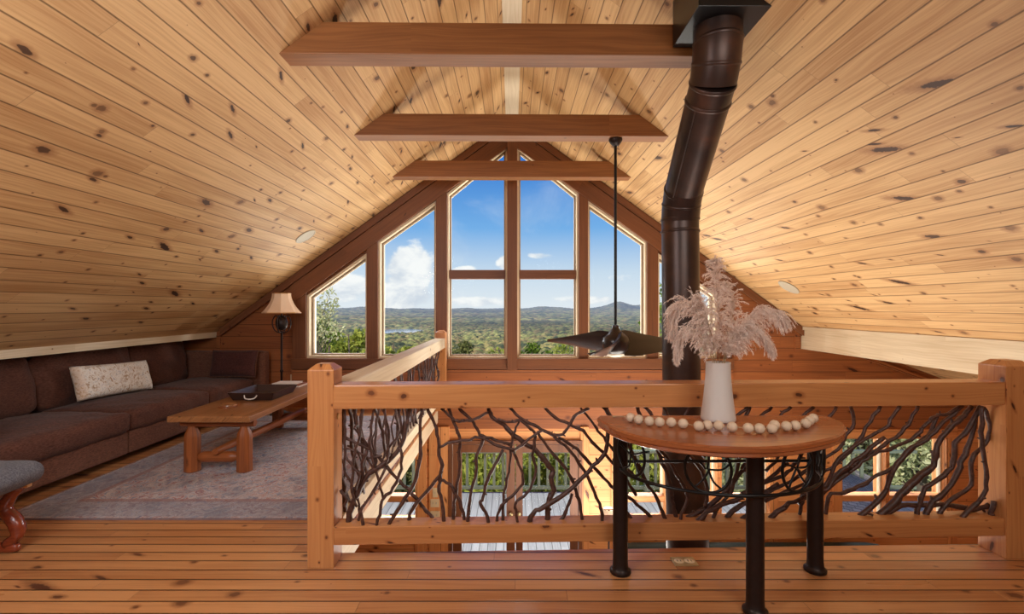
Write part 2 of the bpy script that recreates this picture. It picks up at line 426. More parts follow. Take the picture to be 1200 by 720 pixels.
def obj(name, mb, mat, parent=None, grain=(1, 0, 0), smooth=False, bevel=0.0, sub=0, origin=None, angle=None, weld=False):
    me = bpy.data.meshes.new(name)
    if parent is not None: off = world_loc(parent)
    elif origin is not None: off = Vector(origin)
    else:
        xs = [p.x for p in mb.v]; ys = [p.y for p in mb.v]; zs = [p.z for p in mb.v]
        off = Vector(((min(xs) + max(xs)) / 2, (min(ys) + max(ys)) / 2, min(zs)))
    bm = bmesh.new()
    bv = [bm.verts.new(p - off) for p in mb.v]
    for f in mb.f:
        try: bm.faces.new([bv[i] for i in f])
        except ValueError: pass
    if weld: bmesh.ops.remove_doubles(bm, verts=bm.verts[:], dist=1e-5)
    bmesh.ops.recalc_face_normals(bm, faces=bm.faces[:])
    if bevel:
        bmesh.ops.bevel(bm, geom=bm.edges[:], offset=bevel, segments=2, affect='EDGES', profile=0.6, clamp_overlap=True)
    bm.normal_update()
    uvl = bm.loops.layers.uv.new('UVMap'); g = Vector(grain).normalized()
    e1 = g.orthogonal().normalized(); e2 = g.cross(e1)
    for f in bm.faces:
        f.smooth = smooth
        c = f.normal.cross(g)
        if c.length < 0.25: du, dv, k = e1, e2, 0.3
        else:
            dv = c.normalized(); k = 1.0
            if max(dv, key=abs) < 0: dv = -dv
            du = g
        for l in f.loops:
            p = l.vert.co + off
            l[uvl].uv = (p.dot(du) * k, p.dot(dv))
    bm.to_mesh(me); bm.free()
    o = bpy.data.objects.new(name, me); C.objects.link(o)
    me.materials.append(mat)
    if parent is not None: o.parent = parent
    else: o.location = off
    if sub:
        md = o.modifiers.new('s', 'SUBSURF'); md.levels = sub; md.render_levels = sub
    if smooth and angle is not None:
        for p in me.polygons: p.use_smooth = True
        try: me.set_sharp_from_angle(angle=math.radians(angle))
        except Exception: pass
    return o

def tag(o, label, cat, group=None):
    o['label'] = label; o['category'] = cat
    if group: o['group'] = group
    return o
def thing(name, loc, label, cat, group=None):
    o = bpy.data.objects.new(name, None); C.objects.link(o); o.location = loc
    o.empty_display_size = 0.1
    return tag(o, label, cat, group)
def struct(name, mb, mat, grain=(1, 0, 0), **kw):
    o = obj(name, mb, mat, grain=grain, **kw); o['kind'] = 'structure'; return o
def fill_holes(outer, holes):
    """planar polygon (x,z) with holes -> verts, tris"""
    bm = bmesh.new(); es = []
    for loop in [outer] + holes:
        vs = [bm.verts.new((x, 0, z)) for x, z in loop]
        es += [bm.edges.new((vs[i], vs[(i + 1) % len(vs)])) for i in range(len(vs))]
    bmesh.ops.triangle_fill(bm, edges=es, use_beauty=True, use_dissolve=False, normal=(0, -1, 0))
    bm.verts.index_update()
    out = [v.co.copy() for v in bm.verts], [tuple(v.index for v in f.verts) for f in bm.faces]
    bm.free(); return out
def offset(poly, t):
    """grow a convex (x,z) polygon by t"""
    n = len(poly); cx = sum(p[0] for p in poly) / n; cz = sum(p[1] for p in poly) / n
    lines = []
    for i in range(n):
        a = Vector(poly[i]); b = Vector(poly[(i + 1) % n]); d = (b - a).normalized(); nn = Vector((-d.y, d.x))
        if nn.dot(Vector((cx, cz)) - a) > 0: nn = -nn
        lines.append((a + nn * t, d))
    out = []
    for i in range(n):
        p, d = lines[i - 1]; q, e = lines[i]
        cr = d.x * e.y - d.y * e.x
        k = ((q.x - p.x) * e.y - (q.y - p.y) * e.x) / cr
        out.append((p.x + d.x * k, p.y + d.y * k))
    return out
# ------------------------------------------------------------------ shell
YAW = 0.028
def rail_y(x): return 2.585 + (x + 1.094) * YAW       # front face of the front railing
EX = -1.03                                            # left edge of the stair-well opening
XL, XR, YB = -4.85, 6.8, -3.0

# loft floor
f = MB()
fe = lambda x: rail_y(x) + 0.165
f.prism([(XL, YB, 0), (XR, YB, 0), (XR, fe(XR), 0), (EX, fe(EX), 0), (EX, GY, 0), (XL, GY, 0)], (0, 0, -0.03))
struct('floor', f, M['floor'])
f = MB().prism([(EX, fe(EX), -0.03), (XR, fe(XR), -0.03), (XR, fe(XR) - .06, -0.03), (EX - .06, fe(EX) - .06, -0.03)], (0, 0, -0.2))
struct('trim_1', f, M['rail'])
f = MB().box(EX - .06, EX - .002, fe(EX) - .06, GY - .01, -0.21, -0.031)
struct('trim_2', f, M['pale'], grain=(0, 1, 0))
# lower floor
f = MB().box(XL, XR, YB, GY, LOW - .1, LOW)
struct('floor_lower', f, M['floor'])

# ceilings
EL, ER = 4.12, 4.03
f = MB().prism([(0, YB, ceil_z(0)), (0, GY + .12, ceil_z(0)), (-EL, GY + .12, ceil_z(EL)), (-EL, YB, ceil_z(EL))], (-.05, 0, .08))
struct('ceiling_left', f, M['ceiling'], grain=(0, 1, 0))
f = MB().prism([(0, YB, ceil_z(0)), (0, GY + .12, ceil_z(0)), (ER, GY + .12, ceil_z(ER)), (ER, YB, ceil_z(ER))], (.05, 0, .08))
struct('ceiling_right', f, M['ceiling'], grain=(0, 1, 0))
# left: thin eave trim, soffit over the sofa back; right: eave beam, low shed ceiling
zl = ceil_z(EL); zr = ceil_z(ER)
struct('trim_3', MB().box(-EL - .12, -EL, YB, GY, zl - .075, zl + .02), M['pale'], grain=(0, 1, 0))
struct('ceiling_soffit', MB().prism([(-EL - .1, YB, zl - .02), (-EL - .1, GY, zl - .02), (XL - .1, GY, zl - .12), (XL - .1, YB, zl - .12)], (0, 0, .05)), M['ceiling'], grain=(0, 1, 0))
bm_ = MB().box(ER, ER + .16, YB, GY, zr - .30, zr - .03)
eb = struct('trim_4', bm_, M['pale'], grain=(0, 1, 0), bevel=.004)
struct('trim_5', MB().box(ER - .03, ER + .1, YB, GY, zr - .032, zr + .012), M['pale'], grain=(0, 1, 0))
struct('ceiling_shed', MB().prism([(ER + .1, YB, zr + .0), (ER + .1, GY + .1, zr + .0), (XR + .1, GY + .1, .05), (XR + .1, YB, .05)], (0, 0, .06)), M['ceiling'], grain=(0, 1, 0))
struct('trim_6', MB().box(-.085, .085, YB, GY, ceil_z(0) - .075, ceil_z(0) - .06), M['pale'], grain=(0, 1, 0), bevel=.003)
# side and back walls
struct('wall_left', MB().box(XL - .1, XL, YB, GY, LOW, zl), M['siding'], grain=(0, 1, 0))
struct('wall_right', MB().box(XR, XR + .1, YB, GY, LOW, .3), M['siding_low'], grain=(0, 1, 0))
f = MB().prism([(XL, YB, LOW), (XR, YB, LOW), (XR, YB, .08), (ER, YB, zr), (0, YB, ceil_z(0)), (-EL, YB, zl), (XL, YB, zl)], (0, -.1, 0))
struct('wall_back', f, M['siding'])

# ------------------------------------------------------------------ gable wall with its windows
def P(*pts): return [(gx(x), gz(y)) for x, y in pts]
up_win = [
    P((365, 415), (427, 415), (427, 305), (365, 349)),
    P((448, 416), (508, 416), (508, 243.6), (448, 286)),
    P((528, 416), (590.5, 416), (590.5, 179), (528, 230)),
    P((610, 416), (673.5, 416), (673.5, 230), (610, 179)),
    P((692, 416), (753.5, 416), (753.5, 286.5), (692, 243.6)),
    P((774, 415), (835, 415), (835, 349), (774, 305)),
]
# lower openings (wall plane): door 1+2 share one opening
lo_win = [
    P((440, 610), (486, 610), (486, 512), (440, 512)),
    P((725, 608), (777, 608), (777, 512), (725, 512)),
    P((786, 608), (838, 608), (838, 512), (786, 512)),
    P((847, 608), (899, 608), (899, 512), (847, 512)),
    P((988, 618), (1035, 618), (1035, 516), (988, 516)),
    P((1043, 618), (1106, 618), (1106, 516), (1043, 516)),
]
door_hole = [(gx(530), LOW + .01), (gx(678), LOW + .01), (gx(678), gz(520)), (gx(530), gz(520))]
FR = .055
holes = [offset(p, FR) for p in up_win]
outer = [(XL, -.3), (XR, -.3), (XR, .25), (ER + .4, zr + .1), (ER, zr + .06), (0, ceil_z(0) + .05), (-EL, zl), (XL, zl)]
vs, fs = fill_holes(outer, holes)
w = MB().add([(p.x, GY, p.z) for p in vs], fs)
w.add([(p.x, GY + .2, p.z) for p in vs], fs)
struct('wall_gable', w, M['siding'])
holes = [offset(p, .03) for p in lo_win] + [door_hole]
vs, fs = fill_holes([(XL, LOW), (XR, LOW), (XR, -.3), (XL, -.3)], holes)
w = MB().add([(p.x, GY, p.z) for p in vs], fs)
w.add([(p.x, GY + .2, p.z) for p in vs], fs)
struct('wall_gable_lower', w, M['siding_low'])

def X3(poly, y): return [(x, y, z) for x, z in poly]
def window(n, poly, mat, liner, bar_z=None, fr=FR):
    o = struct('window_%d' % n, MB().ring(X3(offset(poly, fr), GY - .02), X3(offset(poly, .022), GY - .02), (0, .24, 0)), liner, grain=(0, 0, 1))
    sash = MB().ring(X3(offset(poly, .024), GY + .06), X3(poly, GY + .06), (0, .06, 0))
    obj('sash', sash, mat, o, grain=(0, 0, 1))
    g = MB().prism(X3(offset(poly, .005), GY + .085), (0, .006, 0))
    obj('pane', g, M['glass'], o)
    if bar_z is not None:
        xs = [p[0] for p in poly]
        obj('transom_bar', MB().box(min(xs) - .02, max(xs) + .02, GY + .0, GY + .14, gz(bar_z[1]), gz(bar_z[0])), M['trim'] if fr == FR else M['siding_low'], o, bevel=.004)
    return o
M['sash'] = flat('sash_shadow', (142, 118, 92), 0.5, 0.08, 8)  # shadow between casing and glass put into the sash colour
for i, p in enumerate(up_win):
    window(i + 1, p, M['sash'], M['frame'], (316.5, 327) if i in (2, 3) else None)
for i, p in enumerate(lo_win):
    b = (582, 589) if i < 4 else (581, 588)
    window(i + 7, p, M['frame'], M['siding_low'], b, fr=.03)

# dark timber boards round the big windows
n = 7
def trim(mb, mat=None, grain=(1, 0, 0), bevel=.004):
    global n
    o = struct('trim_%d' % n, mb, mat or M['trim'], grain=grain, bevel=bevel); n += 1; return o
TY0, TY1 = GY - .06, GY - .001
def roof_py(px): return 139 + SL * abs(600 - px)
for a, b in ((344.5, 360.5), (431, 444), (511.5, 524.5), (594.5, 606), (677.5, 688.5), (757, 770), (839, 856)):
    t0 = roof_py((a + b) / 2) + 16
    c = max(gz(roof_py(a)), 0) - .1, gz(roof_py(b)) - .1
    dep = .09 if a == 594.5 else .0
    q = [(gx(a), gz(432)), (gx(b), gz(432)), (gx(b), c[1]), (gx(a), c[0])]
    trim(MB().prism(X3(q, TY0 - dep), (0, .055 + dep, 0)), grain=(0, 0, 1))
# sloping boards under the roof
for sgn in (-1, 1):
    for k, (o0, o1, dy) in enumerate(((1, 15, .03), (16, 32, .015))):
        x1 = 600 + sgn * (338 if k == 0 else 257)
        if k == 0: o1 = 10
        else: o0 = 11
        q = P((600, 139 + o0), (600, 139 + o1), (x1, roof_py(x1) + o1), (x1, roof_py(x1) + o0))
        trim(MB().prism(X3(q, TY0 - dy), (0, .05, 0)), grain=(sgn * 1, 0, -SL), bevel=.002)
trim(MB().box(gx(344), gx(857), TY0 - .03, TY1, gz(432), gz(420)))                 # sill board
trim(MB().box(gx(344), gx(857), TY0, TY1, gz(446), gz(433)), M['siding'])
# right: small trims where the shed roof leaves the gable wall
trim(MB().box(gx(931), gx(936), GY - .03, GY - .001, gz(411), gz(386)), M['siding'])
trim(MB().prism(X3(P((936, 389), (936, 393), (1090, 449), (1090, 445)), GY - .03), (0, .028, 0)), M['siding'], grain=(1, 0, -.36), bevel=0)
trim(MB().box(gx(255), gx(259), GY - .03, GY - .001, gz(416), gz(393)), M['siding'])
# lower level posts and trims beside the openings
for a, b in ((487, 500), (503, 527), (680, 690), (716, 724), (901, 911), (975, 985), (1110, 1120)):
    trim(MB().box(gx(a), gx(b), GY - .03, GY - .001, LOW, gz(500)), M['siding_low'], grain=(0, 0, 1))
trim(MB().box(gx(716), gx(911), GY - .035, GY - .001, gz(507), gz(499)), M['siding_low'])
trim(MB().box(gx(975), gx(1120), GY - .035, GY - .001, gz(513), gz(503)), M['siding_low'])

# french doors
def door(n_, xa, xb, ga, gb, hx):
    za, zb = LOW + .015, gz(521)
    p = [(gx(xa), za), (gx(xb), za), (gx(xb), zb), (gx(xa), zb)]
    g = [(gx(ga), LOW + .25), (gx(gb), LOW + .25), (gx(gb), gz(530)), (gx(ga), gz(530))]
    o = struct('door_%d' % n_, MB().ring(X3(p, GY - .02), X3(g, GY - .02), (0, .06, 0)), M['trim'], grain=(0, 0, 1))
    obj('pane', MB().prism(X3(offset(g, .005), GY + .01), (0, .008, 0)), M['glass'], o)
    h = MB(); c = Vector((gx(hx), GY - .07, gz(601)))
    h.tube([c + Vector((0, .05, 0)), c + Vector((0, .01, 0)), c, c - Vector((0, .015, 0))], [.012, .012, .028, .018], 12)
    obj('door_handle', h, M['brass'], o, smooth=True)
door(1, 531, 603.5, 541, 593.5, 599)
door(2, 604.5, 677, 612.5, 668, 608)
j = struct('trim_%d' % n, MB().ring(X3(offset(door_hole, .05), GY - .04), X3(offset(door_hole, .0), GY - .04), (0, .24, 0)), M['trim'], grain=(0, 0, 1)); n += 1

# ------------------------------------------------------------------ ceiling beams (things)
def beam(d, yaw, label):
    zb = H + 1.58; zt = zb + .20
    th = .16
    lb = (A - (zb - H)) / SL + .04; lt = (A - (zt - H)) / SL + .04
    R = Matrix.Rotation(yaw, 4, 'Z')
    q = [R @ Vector((x, 0, z)) + Vector((0, d, 0)) for x, z in ((-lb, zb), (lb, zb), (lt, zt), (-lt, zt))]
    o = obj('ceiling_beam', MB().prism(q, R @ Vector((0, th, 0))), M['beam'], bevel=.005)
    tag(o, label, 'beam', 'timber tie beams across the vaulted ceiling')
beam(3.03, .012, 'widest timber cross beam, nearest overhead, its right end behind the stovepipe')
beam(4.46, .012, 'middle timber cross beam, the one the ceiling fan hangs from')
beam(5.88, .008, 'shortest timber cross beam, closest to the tall gable windows')

# ceiling speakers
def roof_frame(px, py):
    u = px - 600; v = py - 360
    k = A / (-v + SL * abs(u)); p = Vector((u * k, F * k, H - v * k))
    nrm = Vector((-SL if u > 0 else SL, 0, -1)).normalized()
    return p, nrm
for px, py, lab in ((358, 277, 'round white speaker in the left ceiling slope, above the floor lamp'),
                    (924.5, 336.5, 'round white speaker in the right ceiling slope, beside the pampas plumes')):
    p, nr = roof_frame(px, py)
    t = thing('ceiling_speaker', p, lab, 'speaker', 'round speakers flush in the ceiling')
    Rm = nr.to_track_quat('Z', 'Y').to_matrix().to_4x4()
    a = MB().lathe([(.118, .0), (.128, .003), (.128, .009), (.116, .012), (.112, .008)], seg=36)
    b = MB().lathe([(.113, .004), (.06, .0065), (0.0001, .007)], seg=36)
    for mb, nm, mt in ((a, 'rim', M['white_paint']), (b, 'grille', M['speaker'])):
        mb.v = [Rm @ q + p for q in mb.v]
        obj(nm, mb, mt, t, smooth=True, angle=40)

# ------------------------------------------------------------------ branch railings
def post(mb, x0, y0, w, top, mat=None, bot=0.0):
    c = .035
    zs = top - .03
    a = [(x0, y0), (x0 + w, y0), (x0 + w, y0 + w), (x0, y0 + w)]
    b = [(x0 + c, y0 + c), (x0 + w - c, y0 + c), (x0 + w - c, y0 + w - c), (x0 + c, y0 + w - c)]
    vs = [Vector((x, y, z)) for z, q in ((bot, a), (zs, a), (top, b)) for x, y in q]
    if mat is not None: vs = [mat @ v for v in vs]
    fs = [(3, 2, 1, 0), (8, 9, 10, 11)]
    for l in (0, 4):
        for i in range(4): fs.append((l + i, l + (i + 1) % 4, l + 4 + (i + 1) % 4, l + 4 + i))
    return mb.add(vs, fs)

ry0 = rail_y(-1.094)
RM = Matrix.Translation((-1.094, ry0, 0)) @ Matrix.Rotation(YAW, 4, 'Z') @ Matrix.Translation((1.094, -ry0, 0))
fr = thing('branch_railing', (.85, 2.68, 0), 'long front timber railing filled with twisted dark branches, behind the half-round table', 'railing', 'rustic branch railings round the loft opening')
lp = obj('post', post(MB(), -1.094, ry0, .14, 1.092, RM), M['rail'], fr, grain=(0, 0, 1), bevel=.004)
obj('post', post(MB(), 2.742, ry0 - .01, .16, 1.10, RM), M['rail'], fr, grain=(0, 0, 1), bevel=.004)
obj('top_rail', MB().box(-.955, 2.743, ry0 - .004, ry0 + .128, .853, .982, RM), M['rail'], fr, bevel=.007)
obj('bottom_rail', MB().box(-.955, 2.743, ry0 + .0, ry0 + .112, .123, .222, RM), M['rail'], fr, bevel=.006)
b = MB().lathe([(.017, 0), (.017, .006), (.0001, .007)], seg=14)
b.v = [Matrix.Translation((-.955, ry0 + .07, .80)) @ Matrix.Rotation(PI / 2, 4, 'Y') @ q for q in b.v]
obj('bolt_cap', b, M['tan_wood'], lp)

def catmull(pts, k=3):
    out = []
    for i in range(len(pts) - 1):
        p0 = pts[max(0, i - 1)]; p1 = pts[i]; p2 = pts[i + 1]; p3 = pts[min(len(pts) - 1, i + 2)]
        for j in range(k):
            t = j / k
            out.append(0.5 * ((2 * p1) + (p2 - p0) * t + (2 * p0 - 5 * p1 + 4 * p2 - p3) * t * t + (3 * p1 - p0 - 3 * p2 + p3) * t ** 3))
    out.append(pts[-1]); return out

def branch_mesh(pts, r0, r1, rng):
    mb = MB(); pp = catmull(pts, 3); m = len(pp); q = []
    for i, p in enumerate(pp):
        e = 0 if i in (0, m - 1) else .0045
        q.append(p + Vector((rng.uniform(-e, e), rng.uniform(-e, e), rng.uniform(-e, e))))
    rr = [(r0 + (r1 - r0) * i / (m - 1)) * rng.uniform(.86, 1.16) for i in range(m)]
    mb.tube(q, rr, 8)
    # cut stubs where side twigs were trimmed
    for i in range(2, m - 2):
        if rng.random() < .17:
            d = (q[i + 1] - q[i - 1]).normalized(); s = d.orthogonal().normalized()
            s = Matrix.Rotation(rng.uniform(0, 6.28), 3, d) @ s
            L = rr[i] * rng.uniform(1.6, 2.6)
            mb.tube([q[i], q[i] + (s * .9 + d * .45) * L], [rr[i] * .7, rr[i] * .42], 6)
    return mb

def on_rail(px, py, off=0.0):
    u = (px - 600) / F
    y0 = ry0 + .06 + off
    y = (y0 + YAW * 1.094) / (1 - YAW * u)
    return at(px, py, y)

ZA = (390, 470, 4.5); ZB = (530, 470, 4.5); ZC = (690, 470, 3.6); ZD = (850, 470, 4.235); ZE = (1000, 470, 4.0)
BR = [
 (ZA, 16, 11, [(75,665),(90,590),(130,490),(190,390),(270,335),(340,270),(375,200),(392,120),(405,40)]),
 (ZA, 8, 7, [(60,40),(65,130),(62,200),(65,280),(60,370),(90,430),(130,520),(140,600),(135,665)]),
 (ZA, 8, 10, [(60,190),(130,225),(200,260),(260,320),(330,400),(400,470),(460,540),(510,600),(562,668)]),
 (ZA, 8, 11, [(468,40),(460,130),(466,220),(458,310),(440,400),(400,490),(350,560),(290,665)]),
 (ZA, 9, 10, [(498,40),(540,120),(555,200),(560,290),(576,360),(520,450),(450,530),(405,600),(398,665)]),
 (ZA, 9, 9, [(575,370),(562,450),(572,530),(592,665)]),
 (ZA, 8, 10, [(555,420),(600,430),(640,480),(680,560),(697,665)]),
 (ZA, 8, 9, [(612,40),(640,120),(665,190),(670,300),(662,400),(652,480),(638,560),(630,665)]),
 (ZA, 8, 9, [(355,250),(362,330),(345,410),(320,460),(265,525),(245,600),(230,665)]),
 (ZA, 7, 7, [(170,290),(215,350),(240,420),(265,520)]),
 (ZA, 7, 9, [(280,350),(230,450),(180,530),(150,580),(160,665)]),
 (ZA, 7, 8, [(152,40),(145,120),(140,200),(115,280),(105,380),(98,480),(128,560)]),
 (ZA, 6, 7, [(108,40),(130,110),(118,150),(145,185),(190,240)]),
 (ZA, 7, 8, [(220,40),(205,130),(195,210),(202,290),(218,350)]),
 (ZA, 8, 9, [(40,470),(75,520),(60,560)]),
 (ZA, 6, 7, [(68,290),(110,350),(140,385),(120,470)]),
 (ZA, 9, 7, [(178,260),(158,330),(150,410),(110,500)]),
 (ZA, 6, 6, [(270,40),(275,110),(285,190),(295,260),(280,330)]),
 (ZA, 6, 5, [(65,250),(120,262),(190,300),(260,290)]),
 (ZA, 6, 6, [(345,40),(360,110),(350,180),(300,240),(270,300)]),
 (ZB, 8, 8, [(-60,40),(0,95),(30,110),(60,108),(120,95),(192,60)]),
 (ZB, 9, 8, [(35,38),(100,100),(130,150),(160,185),(230,205),(315,237)]),
 (ZB, 7, 8, [(-66,245),(0,214),(70,208),(150,193),(200,215),(260,247),(330,255),(390,215),(440,180),(480,157),(530,178),(580,178),(620,120),(660,70),(722,38)]),
 (ZB, 11, 16, [(192,38),(210,85),(270,125),(330,185),(400,235),(460,280),(510,340),(527,370),(520,420),(537,470),(510,520),(500,580),(500,665)]),
 (ZB, 7, 8, [(240,95),(310,115),(360,105),(400,140),(435,170),(432,240),(425,290),(442,350),(425,420),(395,485),(340,530),(335,580),(352,665)]),
 (ZB, 8, 9, [(305,38),(360,95),(430,130),(490,160),(550,200),(610,255),(660,320),(700,380),(740,450),(775,540),(790,600),(792,665)]),
 (ZB, 8, 9, [(455,175),(490,230),(540,290),(600,360),(640,440),(660,500),(680,580),(692,665)]),
 (ZB, 14, 10, [(395,665),(430,590),(480,565),(550,520),(620,470),(680,410),(740,345),(800,285),(815,230),(820,150)]),
 (ZB, 8, 9, [(490,38),(550,95),(610,120),(690,160),(740,220),(790,270),(855,340),(920,420),(970,500)]),
 (ZB, 8, 10, [(560,195),(640,240),(690,290),(740,345),(800,405),(855,470),(930,505),(1000,570),(1090,660)]),
 (ZB, 7, 8, [(676,38),(730,100),(770,160),(810,210),(850,265),(900,330),(960,400)]),
 (ZB, 8, 11, [(632,490),(610,560),(580,620),(535,665)]),
 (ZB, 6, 8, [(352,110),(330,160),(315,210),(310,260),(300,340),(285,450),(270,520),(262,665)]),
 (ZB, 7, 8, [(318,262),(350,330),(372,400),(362,455),(290,520),(250,570),(233,665)]),
 (ZB, 8, 10, [(268,258),(220,340),(185,420),(165,510),(150,540),(175,590),(192,665)]),
 (ZB, 8, 9, [(172,195),(150,250),(125,310),(125,380),(105,470),(85,560),(78,665)]),
 (ZB, 7, 8, [(815,38),(835,85),(870,170),(900,250),(905,330)]),
 (ZC, 7, 8, [(60,25),(95,70),(150,160),(200,250),(240,340),(280,400),(310,470),(342,530)]),
 (ZC, 7, 9, [(205,25),(225,90),(275,185),(310,260),(340,330),(350,400),(360,460),(376,530)]),
 (ZC, 7, 8, [(235,25),(270,70),(290,185),(330,240),(370,310),(405,370),(416,430),(390,480),(376,530)]),
 (ZC, 12, 9, [(380,528),(440,480),(500,450),(560,400),(620,330),(665,285),(730,230),(800,170)]),
 (ZC, 11, 8, [(435,528),(500,470),(560,435),(620,420),(670,380),(760,330),(840,260)]),
 (ZC, 8, 8, [(518,528),(540,460),(600,380),(632,260),(640,180),(665,60),(680,25)]),
 (ZC, 10, 9, [(555,528),(600,470),(667,425),(740,390),(800,350)]),
 (ZC, 9, 8, [(560,530),(640,500),(700,450),(760,400)]),
 (ZC, 8, 8, [(130,440),(160,475),(205,528)]),
 (ZC, 7, 8, [(315,25),(345,90),(400,185),(440,250),(485,320),(500,400),(490,450)]),
 (ZC, 6, 6, [(430,25),(400,80),(420,170),(490,240)]),
 (ZD, 12, 9, [(195,612),(290,525),(370,490),(430,450),(500,440),(550,370),(640,300),(720,235),(790,180)]),
 (ZD, 9, 8, [(0,510),(60,490),(110,450),(190,410),(290,370),(340,320),(380,260),(440,170),(520,80),(550,28)]),
 (ZD, 9, 8, [(0,580),(50,530),(110,500),(190,470),(260,430),(320,405),(400,350),(470,300),(560,240),(600,170),(637,110),(622,30)]),
 (ZD, 9, 8, [(195,500),(300,455),(420,395),(530,330),(600,270),(660,200),(720,100),(770,28)]),
 (ZD, 9, 9, [(345,612),(375,540),(382,480),(400,400),(430,330)]),
 (ZD, 8, 8, [(110,30),(60,80),(10,150),(-40,220)]),
 (ZD, 8, 8, [(232,30),(170,80),(110,150),(60,230),(0,300)]),
 (ZD, 8, 8, [(325,30),(268,80),(200,170),(140,260),(80,340)]),
 (ZD, 8, 8, [(440,30),(378,80),(320,180),(270,270),(200,350)]),
 (ZE, 8, 8, [(-240,450),(-130,400),(-90,300),(0,215),(80,165),(160,120),(185,70),(218,24)]),
 (ZE, 9, 8, [(-260,480),(-170,420),(-100,370),(0,300),(60,250),(140,210),(220,150),(270,90),(302,24)]),
 (ZE, 9, 8, [(-150,440),(-80,380),(0,322),(60,270),(120,240),(200,215),(300,165),(340,110),(390,72),(440,60),(505,24)]),
 (ZE, 9, 8, [(-130,570),(-120,450),(-60,432),(0,415),(60,385),(120,350),(190,310),(240,260),(330,180),(370,130),(400,60)]),
 (ZE, 13, 8, [(0,570),(90,490),(150,420),(190,330),(250,245),(340,185),(400,120),(470,60),(515,24)]),
 (ZE, 17, 11, [(85,572),(180,490),(240,420),(320,350),(375,300),(390,230),(415,170),(470,110),(520,70),(555,24)]),
 (ZE, 12, 10, [(288,572),(310,480),(340,410),(420,350),(470,290),(480,195),(540,130),(592,28)]),
 (ZE, 13, 10, [(318,572),(380,470),(440,420),(490,330),(510,270),(545,200),(570,100),(596,24)]),
 (ZE, 10, 9, [(375,572),(450,470),(530,425),(555,370),(550,290),(580,240),(630,180),(640,110),(610,30)]),
 (ZE, 10, 9, [(485,568),(570,490),(610,440),(627,360),(610,250),(600,150),(602,24)]),
 (ZE, 12, 11, [(160,535),(220,490),(330,492),(450,490),(560,507),(650,480),(672,400),(655,310),(672,220),(650,120),(636,24)]),
 (ZE, 12, 10, [(640,570),(650,520),(658,470)]),
]
rng = random.Random(5)
for i, ((ox, oy, s), r0, r1, pts) in enumerate(BR):
    o0 = rng.uniform(-.03, .03); o1 = o0 + rng.uniform(-.02, .02)
    w3 = [on_rail(ox + x / s, oy + y / s, o0 + (o1 - o0) * j / len(pts)) for j, (x, y) in enumerate(pts)]
    k = 2.66 / F / s
    obj('branch', branch_mesh(w3, r0 * k, r1 * k, rng), M['bark'], fr, smooth=True, grain=(0, 0, 1))

# side railing along the opening
sr = thing('branch_railing', (-1.0, 4.5, 0), 'side timber railing with pale window-lit top, running back from the corner post to the windows', 'railing', 'rustic branch railings round the loft opening')
obj('post', post(MB(), -1.03, 6.5, .135, 1.085), M['rail'], sr, grain=(0, 0, 1), bevel=.004)
ys, ye = 2.74, 6.5
obj('top_rail', MB().box(-1.035, -.9, ys, ye, .85, .98), M['pale'], sr, grain=(0, 1, 0), bevel=.007)  # window light on the side rails put into a paler wood colour
obj('bottom_rail', MB().box(-1.055, -.955, ys, ye, .12, .215), M['pale'], sr, grain=(0, 1, 0), bevel=.006)
rng = random.Random(11)
for i in range(36):
    y = ys + .08 + (ye - ys - .16) * (i + rng.uniform(-.4, .4)) / 35
    pts = []; cur = min(max(y, ys + .05), ye - .05); lean = rng.uniform(-.07, .07)
    m = rng.randint(5, 8); z0, z1 = (.2, .86) if rng.random() < .8 else rng.choice([(.2, .6), (.4, .86)])
    for j in range(m):
        pts.append(Vector((-.985 + rng.uniform(-.03, .03), cur, z0 + (z1 - z0) * j / (m - 1))))
        cur = min(max(cur + lean + rng.uniform(-.055, .055), ys + .03), ye - .03)
    r = rng.choice([.0065, .0075, .009, .009, .012])
    obj('branch', branch_mesh(pts, r * 1.15, r * .85, rng), M['bark'], sr, smooth=True, grain=(0, 0, 1))
# ------------------------------------------------------------------ stovepipe
sp = thing('stovepipe', (1.255, 3.6, LOW), 'dark metal stovepipe bending up to a black box in the ceiling', 'stovepipe')
bend = lambda a, b, c, r: [b + (a - b).normalized() * r, b + (a - b).normalized() * r * .35 + (c - b).normalized() * r * .35, b + (c - b).normalized() * r]
p0 = Vector((1.195, 2.815, 3.04)); p1 = Vector((1.20, 2.815, 2.82)); p2 = Vector((1.25, 3.6, 2.17)); p3 = Vector((1.262, 3.6, .6)); p4 = Vector((1.305, 3.6, -.15)); p5 = Vector((1.31, 3.6, LOW))
up_ = bend(p0, p1, p2, .12); lo_ = bend(p1, p2, p3, .12)
R0 = .136
obj('elbow', MB().tube([p0] + up_, R0, 40), M['pipe'], sp, smooth=True, angle=25)
obj('pipe_section', MB().tube([up_[-1], lo_[0]], R0 - .003, 40), M['pipe'], sp, smooth=True, angle=50)
obj('elbow', MB().tube(lo_, R0, 40), M['pipe'], sp, smooth=True, angle=25)
obj('pipe_section', MB().tube([lo_[-1], p3], [R0 - .003, R0 + .0], 40), M['pipe'], sp, smooth=True, angle=50)
obj('pipe_section', MB().tube([p3, p4, p5], [R0 + .003, .15, .15], 40), M['pipe'], sp, smooth=True, angle=50)
def band(c, d, r, w=.012):
    d = d.normalized(); return MB().tube([c - d * w, c - d * w * .4, c + d * w * .4, c + d * w], [r, r + .005, r + .005, r], 40)
dm = p2 - p1
